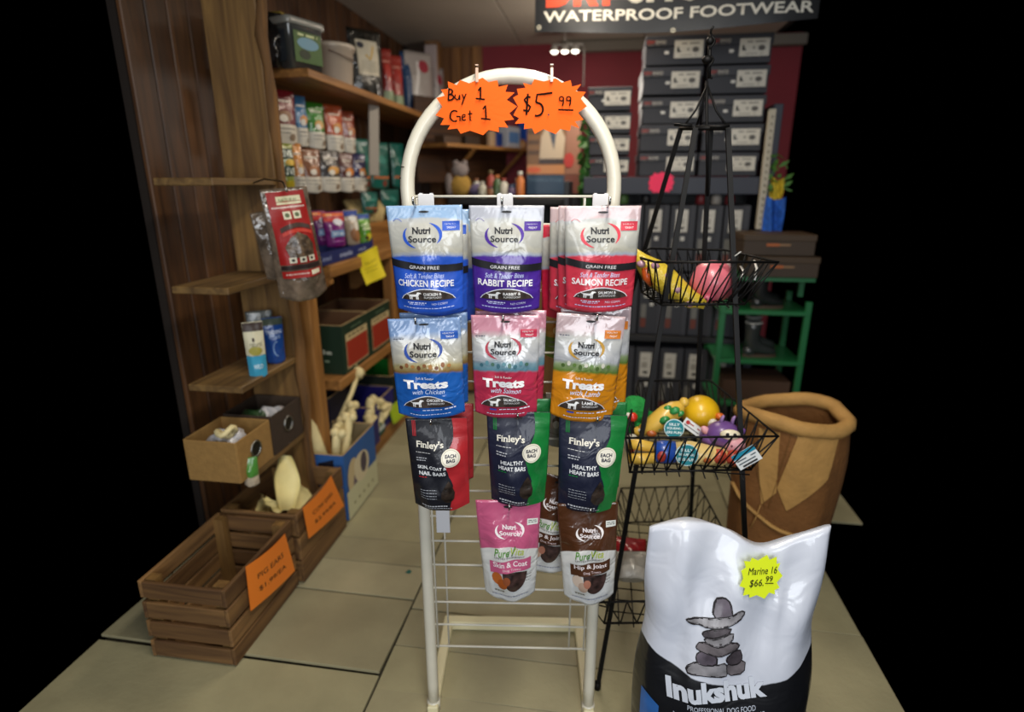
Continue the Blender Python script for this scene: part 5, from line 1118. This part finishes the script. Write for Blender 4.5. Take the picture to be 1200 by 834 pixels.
def bootbox(label, group, x0, x1, z0, z1):
    root = empty('boot_box', ((x0+x1)/2, SY, z0), label=label, cat='shoe box', group=group); W, H = x1-x0, z1-z0
    MB().box((-W*.06, .14, H/2), (W*.86, .28, H-.004), b=.002).build('box_body', boxm, root); MB().box((W*.36, .14, H/2), (W*.26, .286, H), b=.003).build('box_lid', boxm2, root)
    A = Art(flatart(Matrix.Translation((0, -.001, 0))), .0008, 1); A.rect(-W*.30, H*.60, W*.18, H*.93, '#c4c0b6', 2, 2); A.dashes(-W*.2, W*.1, H*.84, .006, '#8a857b', 1); A.ell(-W*.05, H*.66, W*.12, H*.02, '#35332f', n=10); A.rect(W*-.22, H*.72, W*.02, H*.80, '#9a958b', 2, 1)
    A.rect(-W*.40, H*.28, -W*.18, H*.50, '#6f6d68', 1, 2); A.rect(-W*.40, H*.12, -W*.18, H*.27, '#6b3428', 1, 1); A.rect(W*-.05, H*.47, W*.10, H*.53, '#c9c7c0', 1, 1); A.build('box_print', root)
zr = [(zof(318), zof(240)), (zof(393), zof(319)), (.06, zof(406))]
nm = ('upper', 'middle', 'lowest')
for ri, (z0, z1) in enumerate(zr):
    for ci in range(6):
        x0 = -.052 + .139*ci; bootbox(f"upright charcoal boot box, {('first','second','third','fourth','fifth','sixth')[ci]} from the left in the {nm[ri]} upright row", f'upright boot boxes in the {nm[ri]} row', x0, x0+.134, z0, z1 - .006*((ci*3+ri) % 3))
# small goods on the gap shelf
rr = random.Random(4)
for i, (x, c, lab) in enumerate(((.02, '#5a3a5c', 'plum coloured jar'), (.11, '#4a6a35', 'green leafy trinket'), (.23, '#16161a', 'black tin'), (.52, '#6a1f24', 'dark red tin'), (.60, '#8f8a84', 'grey figurine'), (.67, '#5c1c22', 'maroon box'))):
    o = MB().lathe([(.02,0),(.028,.006),(.027,.04),(.018,.055),(.014,.062)], n=14).build('small_jar', mat('jar' + c[1:], c, .5)); o.location = (x, SY+.04, zr[0][1]); tag(o, lab + ' standing on the upright boot boxes under the shoe shelf', 'ornament', 'small goods under the shoe shelf')
T = Matrix.Translation(at(775, 214, Y=SY - .03)) 
st_, S = starcard('pink_burst', 'fluorescent pink starburst tag on the shoe shelf edge', T, star(12, .068, .055, .86, .05, 3), .001, mat('neon_pink', '#ff2f63', .6), curl=.001)
# white slotted post, foliage and fabric at the right edge
a, b = at(905, 128, Y=3.25), at(889, 268, Y=3.25)
post = empty('slotted_post', b, label='pale slotted upright leaning beside the shoe boxes at the right', cat='post')
mb = MB(); d = a - b; mb.tube([(0,0,0), tuple(d)], .022, 4, sm=False); mb.build('post_body', mat('post_cream', '#b9b09c', .5), post)
A = Art(lambda x, z, e=0: (d.x*z + x, -.0165 - e, d.z*z), .001, 1)
for k in range(17): A.rect(-.003, .03+.056*k, .003, .05+.056*k, '#3a352c', 1, 1)
A.build('post_slots', post)
o = MB(); rr = random.Random(8)
for k in range(26):
    p = Vector((rr.uniform(-.03,.05), rr.uniform(-.03,.05), rr.uniform(-.10,.10))); q = Vector((rr.uniform(-.03,.03), rr.uniform(-.02,.02), rr.uniform(-.01,.03))); o.add([p, p+q+Vector((.008,0,-.008)), p+q*1.8, p+q+Vector((-.008,0,.008))], [(0,1,2,3)])
o = o.build('leaves', mat('leaf_green', '#4a7a30', .6, var=.3, vscale=30)); o.location = at(908, 205, Y=3.22); tag(o, 'green artificial foliage at the right edge behind the slotted post', 'plant', kind='stuff')
def drape(label, px, py, w_, h_, c, Y=3.2):
    o = MB().grid(lambda u, v: ((u-.5)*w_, .02*math.sin(9*u+3*v), (v-.5)*h_ - .02*math.sin(3*u)), 14, 10); n = len(o.v)
    o = o.grid(lambda u, v: ((u-.5)*w_, .008+.02*math.sin(9*u+3*v), (v-.5)*h_ - .02*math.sin(3*u)), 14, 10).build('fabric_toy', mat('fab' + c[1:], c, .8, var=.4, vscale=40)); o.location = at(px, py, Y=Y); tag(o, label, 'fabric')
drape('bright blue patterned fabric hanging at the right edge above the brown boxes', 906, 258, .09, .24, '#1c56b0')
drape('yellow fabric scrap hanging at the right edge above the blue one', 910, 222, .06, .13, '#c9b02f', 3.26); drape('dark red fabric beside the blue fabric at the right edge', 899, 258, .05, .12, '#8a2030', 3.28)
# brown boxes, green metal rack and rubber boots
GY = 3.0
def zg(py): return at(890, py, Y=GY).z
gx = lambda px, py=400: at(px, py, Y=GY).x
grn = mat('green_metal', '#1f6a3c', .4, coat=.3)
gr_ = empty('green_rack', (gx(890), GY, 0), label='green painted metal rack holding rubber boots at the right edge', cat='rack'); go = Vector((gx(890), GY, 0))
def gc(mb, nm): o = mb.build(nm, grn, gr_); o.location = -go; return o
for x, y in ((.625, GY), (.625, GY+.32), (1.03, GY), (1.03, GY+.32)): gc(MB().box((x, y, (zg(352))/2), (.03, .025, zg(352)), b=.003), 'post')
for py in (366, 424, 474): gc(MB().box((.83, GY+.16, zg(py)), (.43, .35, .022), b=.004), 'shelf')
for i, (x, z, lab) in enumerate((( .79, zg(324)+.105, 'brown shoe box with orange print, upper of the two above the green rack'), (.82, zg(324), 'brown shoe box with orange print, lower of the two above the green rack'))):
    root = empty('brown_shoe_box', (x+.06, GY+.10, z), label=lab, cat='shoe box', group='brown shoe boxes above the green rack')
    MB().box((0,0,.045), (.33,.24,.088), b=.003).build('box_body', mat('brown_box', '#3b2c1d', .6, var=.08), root); MB().box((0,0,.086), (.336,.246,.032), b=.003).build('box_lid', mat('brown_lid', '#43321f', .6, var=.08), root)
    A = Art(flatart(Matrix.Translation((0, -.1245, 0))), .0008, 1); A.rect(-.06,.046,.0,.060,'#a85a2a',2,1); A.rect(.0,.048,.05,.058,'#8a6a4a',2,1); A.build('box_print', root)
gc(MB().box((.83, GY+.15, zg(324)-.012), (.43, .30, .02)), 'shelf')
for x in (.625, 1.03): gc(MB().box((x, GY+.15, (zg(352)+zg(324))/2), (.025, .025, zg(324)-zg(352))), 'post')
def boot(label, x, y, z, rz, c, rimc, s=1.0):
    root = empty('rubber_boot', (x, y, z), (0, 0, R(rz)), label, 'boot', 'rubber boots on the green rack'); root.scale = (s, s, s)
    prof = [(-.085,.0,.035,.028,.012), (-.06,.0,.040,.036,.03)]
    rings = []
    def ring(cx, cz, rx, ry, tilt): return [(cx + rx*math.cos(t)*math.cos(tilt), ry*math.sin(t), cz + rx*math.cos(t)*math.sin(tilt)) for t in [2*math.pi*k/18 for k in range(18)]]
    for cx, cz, rx, ry, ti in ((.19,.035,.012,.02,1.57), (.175,.045,.028,.036,1.5), (.13,.05,.036,.044,1.35), (.08,.06,.046,.042,1.1), (.03,.08,.058,.040,.7), (.0,.12,.058,.042,.25), (-.005,.17,.056,.046,.05), (-.005,.23,.060,.052,0), (-.005,.28,.062,.055,0), (-.005,.281,.052,.046,0), (-.005,.2,.048,.042,0)): rings.append(ring(cx, cz, rx, ry, ti))
    mb = MB().add(*loft(rings), sm=True); mb.ball((-.015,0,.045), (.055,.040,.045), n=16); mb.build('boot_upper', mat('rubber' + c[1:], c, .35, coat=.5), root)
    mb = MB().add(*loft([[(.065 + .135*math.cos(t)*(1 if math.cos(t) > 0 else .98), .045*math.sin(t)*(1 - .15*math.cos(t+2)), zz) for t in [2*math.pi*k/24 for k in range(24)]] for zz in (0, .022)])); mb.build('sole', mat('sole', '#4a3a2c', .7), root)
    MB().tube([(-.005 + .063*math.cos(t), .056*math.sin(t), .278) for t in [2*math.pi*k/24 for k in range(24)]], .005, 6, closed=True).build('top_trim', mat('trim' + rimc[1:], rimc, .5), root)
boot('black rubber boot with brown sole on the upper green shelf', gx(893)-.02, GY+.06, zg(366)+.012, 8, '#1e2020', '#3a3c3c', .62)
boot('second black rubber boot behind the front one on the upper green shelf', gx(893)+.0, GY+.2, zg(366)+.012, 8, '#1e2020', '#3a3c3c', .62)
boot('grey rubber boot with a white top trim on the lower green shelf', gx(890)-.02, GY+.06, zg(424)+.012, 8, '#2e3231', '#b9b9b4', .66)
boot('second grey boot with a white top trim behind on the lower green shelf', gx(893)+.0, GY+.2, zg(424)+.012, 8, '#2e3231', '#b9b9b4', .66)
o = MB().box((0,0,.055), (.34,.22,.11), b=.003).build('brown_carton', mat('brown_box2', '#4a3120', .7, var=.1)); o.location = (.84, GY+.14, zg(474)+.012); tag(o, 'plain brown carton on the bottom shelf of the green rack', 'box')

# brown canvas sack
sx, sy_ = at(905, 600, Y=2.02).x + .02, 2.02
sack = empty('canvas_sack', (sx, sy_, 0), label='brown canvas bag with a rolled tan rim standing behind the basket tower', cat='bag')
cv = mat('canvas_brown', '#7a4f24', .85, var=.18, vscale=10, bump=.4, bscale=60); tan = mat('canvas_tan', '#b58a4c', .8, var=.12, vscale=14, bump=.3, bscale=60)
def sk(t, z): 
    r_ = (.150 + .028*math.sin(z*3.0)) * (1 - .10*max(0, z-.5)/.3) * (1 + .03*math.sin(5*t + 6*z) + .02*math.sin(9*t - 4*z)); return (r_*1.05*math.cos(t), r_*.85*math.sin(t), z)
mb = MB(); mb.grid(lambda u, v: sk(2*math.pi*u, .64*v), 36, 18); mb.grid(lambda u, v: tuple(Vector(sk(2*math.pi*u, .30 + .34*v)) * 1 - Vector((.012*math.cos(2*math.pi*u), .012*math.sin(2*math.pi*u), 0))), 36, 8); mb.box((0,0,.01), (.22,.18,.02)); mb.build('bag_body', cv, sack)
MB().tube([(sk(t, .64)[0]*.97, sk(t, .64)[1]*.97, .64 + .015*math.sin(2*t)) for t in [2*math.pi*k/30 for k in range(30)]], .026, 10, closed=True).build('rolled_rim', tan, sack)
def surf(th, z, e=.006): p = Vector(sk(th, z)); n = Vector((p.x, p.y, 0)).normalized(); return tuple(p + n*e)
A = Art(lambda x, z, e=0: surf(x, z, .003 + e), .001, 1, .05)
A.poly([(R(200), .62), (R(245), .62), (R(250), .40), (R(236), .34), (R(222), .62)], tan); A.poly([(R(262), .62), (R(310), .62), (R(300), .46), (R(262), .34), (R(250), .42)], tan)
A.stroke([(R(215), .62), (R(228), .46), (R(240), .33)], .008, '#6b4a22'); A.stroke([(R(262), .62), (R(256), .62), (R(244), .33)], .008, '#6b4a22')
A.build('collar_flap', sack)
MB().tube([surf(R(a), .36 - .0016*(a-200) + .01*math.sin(a*.07), .008) for a in range(195, 345, 8)], .008, 6, flat=.5).build('strap', tan, sack)
MB().tube([surf(R(236), .34, .008), surf(R(234), .29, .016), surf(R(229), .24, .01)], .002, 5).build('loose_thread', tan, sack)

# ================================================================== BANNER OVER THE SHOES
BNY = 2.9; p0 = at(627, 38, Y=BNY); ban = empty('banner', (0, BNY, 0), label='black hanging banner with red and white lettering under the ceiling', cat='banner')
xl, xr = p0.x, .86; zb = lambda x: at(627, 38, Y=BNY).z + .0 + .012*(x-xl)/(xr-xl) - .022*math.sin(math.pi*(x-xl)/(xr-xl)); zt_ = CZ - .01
def BNS(x, z, e=0): return (x, -e + .012*math.sin(7*x) + .010*math.sin(3*z), z)
mb = MB()
for o_ in (0, .002): mb.grid(lambda u, v, o_=o_: (xl+(xr-xl)*u, BNS(xl+(xr-xl)*u, 2.1)[1] + o_, zb(xl+(xr-xl)*u)*(1-v) + zt_*v), 30, 8)
mb.build('banner_sheet', mat('banner_vinyl', '#16171a', .35, coat=.4, bump=.15, bscale=6), ban)
A = Art(lambda x, z, e=0: (x, BNS(x, 2.1)[1] - e, z), .0015, 1)
def ctr(px0, px1, py0, py1): a = at(px0, py1, Y=BNY); b = at(px1, py0, Y=BNY); return (a.x+b.x)/2, (a.z+b.z)/2, b.x-a.x, b.z-a.z
a0 = at(637, 31, Y=BNY); a1 = at(905, 20, Y=BNY); full = (a1.x-a0.x) * 19/16.3
A.text('WATERPROOF FOOTWEAR', a0.x + full/2, a0.z + .034, full, .044, '#d5d2c6', bold=.02, rot=.0)
d0 = at(640, 13, Y=BNY); A.text('DRY', d0.x + .165, d0.z + .085, .33, .150, '#c4401f', bold=.05); A.text('SHOD', d0.x + .585, d0.z + .092, .46, .150, '#b9b5aa', bold=.05)
for px, py in ((632, 33), (789, 35)): q = at(px, py, Y=BNY); A.ell(q.x, q.z, .010, .010, '#c9c4b0', n=12); A.ell(q.x, q.z, .005, .005, '#2a2825', n=10)
A.build('banner_lettering', ban)
# ceiling beam behind the banner
bm_ = struct(MB().box((.5, 4.74, CZ-.05), (1.7, .08, .07), b=.004).build('trim_2', mat('beam_grey', '#6e665c', .7)))
# three small spots
sp = empty('spot_light', at(662, 56, Y=4.3), label='bar of three small lit spots hanging before the red wall', cat='lamp')
MB().tube([(-.09,0,.02), (.12,0,.02)], .008, 6).tube([(.12,0,.02), (.13,0,-.02), (.132,0,-.24)], .004, 5).tube([(.0,0,.02), (.0,0,CZ-at(662,56,Y=4.3).z)], .004, 5).build('lamp_bar', mat('lamp_bar', '#8a8580', .5), sp)
for x in (-.07, .0, .07): MB().lathe([(.012,.03),(.03,-.02)], c=(x,0,0), n=12).build('lamp_shade', mat('lamp_bar', '#8a8580', .5), sp); MB().ball((x,0,-.018), (.026,.026,.018), n=10).build('bulb', mat('bulb', '#fff4e0', .5, emit=5), sp)

# ================================================================== MIDDLE BACKGROUND
# wall shelf with goods
a, b = at(522, 152, Y=3.85), at(622, 187, Y=4.65); zS = (a.z + b.z)/2; a.z = b.z = zS
ang = math.atan2(b.y-a.y, b.x-a.x); L = (b-a).length
ws = empty('bracket_shelf', a, (0, 0, ang), 'pine shelf on angled brackets seen through the rack arch', 'shelf')
MB().box((L/2, .12, -.012), (L, .26, .024), b=.002).build('shelf_board', W1x, ws)
for x in (.28, .82): MB().tube([(x, .01, -.03), (x, .24, -.22)], .014, 4, sm=False).build('bracket', W1x, ws)
MB().box((L/2, .265, .03), (L+.04, .02, .55), b=.002).build('back_panel', wood('panel_dark', '#2f1c0f', '#553519', 'x'), ws)
SH = Matrix.Translation(a) @ Matrix.Rotation(ang, 4, 'Z')
def goods(label, x, y, w_, h_, c, c2=None, kind='box', grp='goods on the bracket shelf'):
    root = empty('product_' + kind, SH @ Vector((x, y, 0)), (0,0,ang), label, kind, grp)
    if kind == 'box':
        MB().box((0,0,h_/2), (w_,w_*.6,h_), b=.003).build('box_body', mat('g' + c[1:], c, .5), root)
        if c2: MB().box((0,-w_*.3-.001,h_*.5), (w_*.8,.002,h_*.5)).build('label', mat('g' + c2[1:], c2, .5), root)
    else:
        MB().lathe([(w_*.48,0),(w_*.5,h_*.05),(w_*.5,h_*.7),(w_*.25,h_*.82),(w_*.25,h_*.86)], n=16).build('bottle_body', mat('g' + c[1:], c, .35, coat=.3), root); MB().lathe([(w_*.28,h_*.86),(w_*.28,h_)], n=12).build('cap', mat('g' + (c2 or c)[1:], c2 or c, .4), root)
goods('brown basket shaped box at the left end of the bracket shelf', .12, .10, .16, .05, '#4a3524'); goods('dark box with a peaked top on the bracket shelf', .33, .10, .14, .06, '#3a2c20')
goods('cream box beside a blue one on the bracket shelf', .56, .09, .06, .11, '#b99a78'); goods('deep blue small box on the bracket shelf', .63, .09, .07, .10, '#1f3f8a'); goods('white and blue pack on the bracket shelf', .77, .09, .15, .15, '#b9bcc4', '#5f8ac0'); goods('orange brown jar on the bracket shelf', .89, .06, .07, .07, '#a3764a', None, 'bottle')
goods('tall bright blue pack with a pale top at the right end of the bracket shelf', .99, .09, .12, .27, '#1d4fb5', '#3a70d0')
# gondola with counter
GX0, GX1, CY = -.98, -.12, 3.72
zc = at(600, 232, Y=CY).z
gon = empty('display_counter', ((GX0+GX1)/2, CY, 0), label='dark wooden display counter behind the white rack', cat='counter'); gO = Vector(((GX0+GX1)/2, CY, 0)); W = GX1-GX0
dk = wood('counter_wood', '#3b2613', '#5f4020', 'x'); bl = mat('counter_black', '#121214', .6)
MB().box((0,.2,zc-.02), (W,.44,.04), b=.004).build('counter_top', bl, gon); MB().box((0,.40,zc/2-.02), (W,.02,zc-.04)).build('back_board', bl, gon)
for s in (-1, 1): MB().box((s*(W/2-.015),.2,zc/2-.02), (.03,.42,zc-.04), b=.003).build('side_board', dk, gon)
for z in (.12, .42, .72, .98): MB().box((0,.2,z), (W-.06,.40,.025), b=.003).build('shelf_board', dk, gon)
for i in range(6): MB().box((-W/2+.0715+.143*i, .0, .42), (.136,.018,.78), b=.003).build('front_plank', wood('plank_brown', '#6b4722', '#8f6633', 'z'), gon)
SH = Matrix.Translation(gO); ang = 0
cols = ['#b9b5a3', '#8a5a3a', '#3f5a34', '#c9c3b4', '#5a4a6a', '#c0703a', '#a3453a', '#3d5c7a', '#d0cfc4', '#7a6a4a']
names = ['pale', 'brown', 'dark green', 'off-white', 'mauve', 'orange', 'brick red', 'slate blue', 'white', 'olive']
for i, (px, hgt) in enumerate(((566, .10), (576, .07), (583, .14), (591, .12), (600, .08), (610, .16), (572, .17), (604, .12), (555, .12))):
    x = at(px, 225, Y=CY+.1).x - gO.x; SH = Matrix.Translation((gO.x, CY, zc)); goods(f'{names[i]} bottle on the dark counter behind the rack, {("first","second","third","fourth","fifth","sixth","back left","back right","leftmost")[i]} of them', x, .08 + .12*(i > 5), .055, hgt, cols[i], cols[(i+3) % 10], 'bottle', 'bottles on the dark counter')
rr = random.Random(5)
for i in range(7):
    SH = Matrix.Translation((gO.x, CY, .993)); goods(f'{names[(i*3) % 10]} box on the upper shelf inside the dark counter, {("first","second","third","fourth","fifth","sixth","seventh")[i]} from the left', -W/2+.1+.11*i, .12, .09, .10+.05*rr.random(), cols[(i*3) % 10], cols[(i*3+4) % 10], 'box', 'boxes inside the dark counter')
# bundle of plush / colourful bag left on the counter
t = empty('plush_pile', (at(540, 225, Y=CY+.15).x, CY+.15, zc), label='grey and yellow soft toy sitting on the left end of the counter', cat='toy')
MB().ball((0,0,.07), (.07,.06,.075), n=16, wob=.08).build('body', mat('plush_y', '#a8843a', .9, bump=.5), t); MB().ball((.0,0,.17), (.055,.05,.05), n=16, wob=.06).build('head', mat('plush_g', '#8a7f7c', .9, bump=.5), t)
MB().ball((.11,0,.05), (.06,.035,.035), n=12, wob=.1).build('arm', mat('plush_p', '#6a5f80', .9, bump=.5), t); MB().ball((-.07,-.02,.08), (.03,.03,.07), n=12, wob=.1).build('arm', mat('plush_g', '#8a7f7c', .9, bump=.5), t)
for s in (-.03, .03): MB().ball((s,0,.215), (.02,.012,.02), n=8).build('ear', mat('plush_g', '#8a7f7c', .9, bump=.5), t)
# poster panel
PY = 4.15; q0, q1 = at(617, 228, Y=PY), at(680, 128, Y=PY)
pos = empty('poster_stand', ((q0.x+q1.x)/2, PY, 0), label='tall cardboard poster of a person in a pale vest above a blue panel', cat='poster'); W = q1.x-q0.x; zb_, zt2 = q0.z - .15, q1.z
MB().box((0, .01, (zb_+zt2)/2), (W, .012, zt2-zb_), b=.001).box((0,.02,zb_/2), (.05,.02,zb_)).build('poster_board', mat('poster_back', '#6a4a3a', .7, var=.2, vscale=6), pos)
A = Art(flatart(Matrix.Translation((0, .003, 0))), .002, 1); zz = lambda py: at(640, py, Y=PY).z; xx = lambda px: at(px, 180, Y=PY).x - (q0.x+q1.x)/2
A.rect(xx(618), zz(204), xx(662), zz(129), '#75522f'); A.rect(xx(663), zz(204), xx(680), zz(129), '#8a5f4a')
for y in (140, 152, 164, 176): A.rect(xx(619), zz(y+5), xx(632), zz(y), '#4f3620', 2, 1)
A.poly([(xx(632), zz(190)), (xx(634), zz(160)), (xx(640), zz(148)), (xx(656), zz(148)), (xx(662), zz(162)), (xx(660), zz(190))], '#b3a087')
A.poly([(xx(642), zz(150)), (xx(652), zz(150)), (xx(649), zz(176))], '#3d4450'); A.ell(xx(647), zz(140), .035, .045, '#a87c60', n=14); A.rect(xx(632), zz(192), xx(662), zz(186), '#3a2c28', 2, 1)
A.rect(xx(618), zz(204), xx(662), zz(193), '#b3794a', 3, 1); A.ell(xx(626), zz(199), .05, .02, '#c4552a', n=12); A.ell(xx(667), zz(188), .035, .05, '#a33028', n=12); A.rect(xx(618), zz(228), xx(662), zz(205), '#2c4258', 3, 2); A.text('country living', xx(640), zz(211), .22, .022, '#5f7a8c'); A.rect(xx(663), zz(228), xx(680), zz(205), '#6b3a2c', 2, 2)
A.build('poster_print', pos)
# garland
gl = empty('ivy_garland', at(689, 135, Y=3.35), label='hanging garland of green ivy leaves left of the small shoe boxes', cat='plant')
MB().tube([(.0,0,.0), (.004,0,-.2), (-.004,0,-.42), (0,0,-.50)], .004, 5).build('stem', mat('stem', '#5a7a4a', .7), gl)
rr = random.Random(12)
lm = MB(); lm.add([(0,0,0),(.016,-.004,-.008),(.024,0,-.03),(.0,-.006,-.05),(-.024,0,-.03),(-.016,-.004,-.008)], [(0,1,2,3),(0,3,4,5)]); 
lf0 = None; lmats = mat('ivy', '#2f5f22', .5, var=.35, vscale=20)
for k in range(90):
    if lf0 is None: lf0 = lm.build('leaf', lmats, gl, fix=False); c = lf0
    else: c = lf0.copy(); COL.objects.link(c); c.parent = gl
    an = rr.uniform(0, 6.28); r_ = rr.uniform(.005, .038); c.location = (r_*math.cos(an), r_*math.sin(an), -.50*k/90); c.rotation_euler = (rr.uniform(-.8,.8), rr.uniform(-.8,.8), rr.uniform(0,6.28)); s = rr.uniform(.7, 1.25); c.scale = (s,s,s)
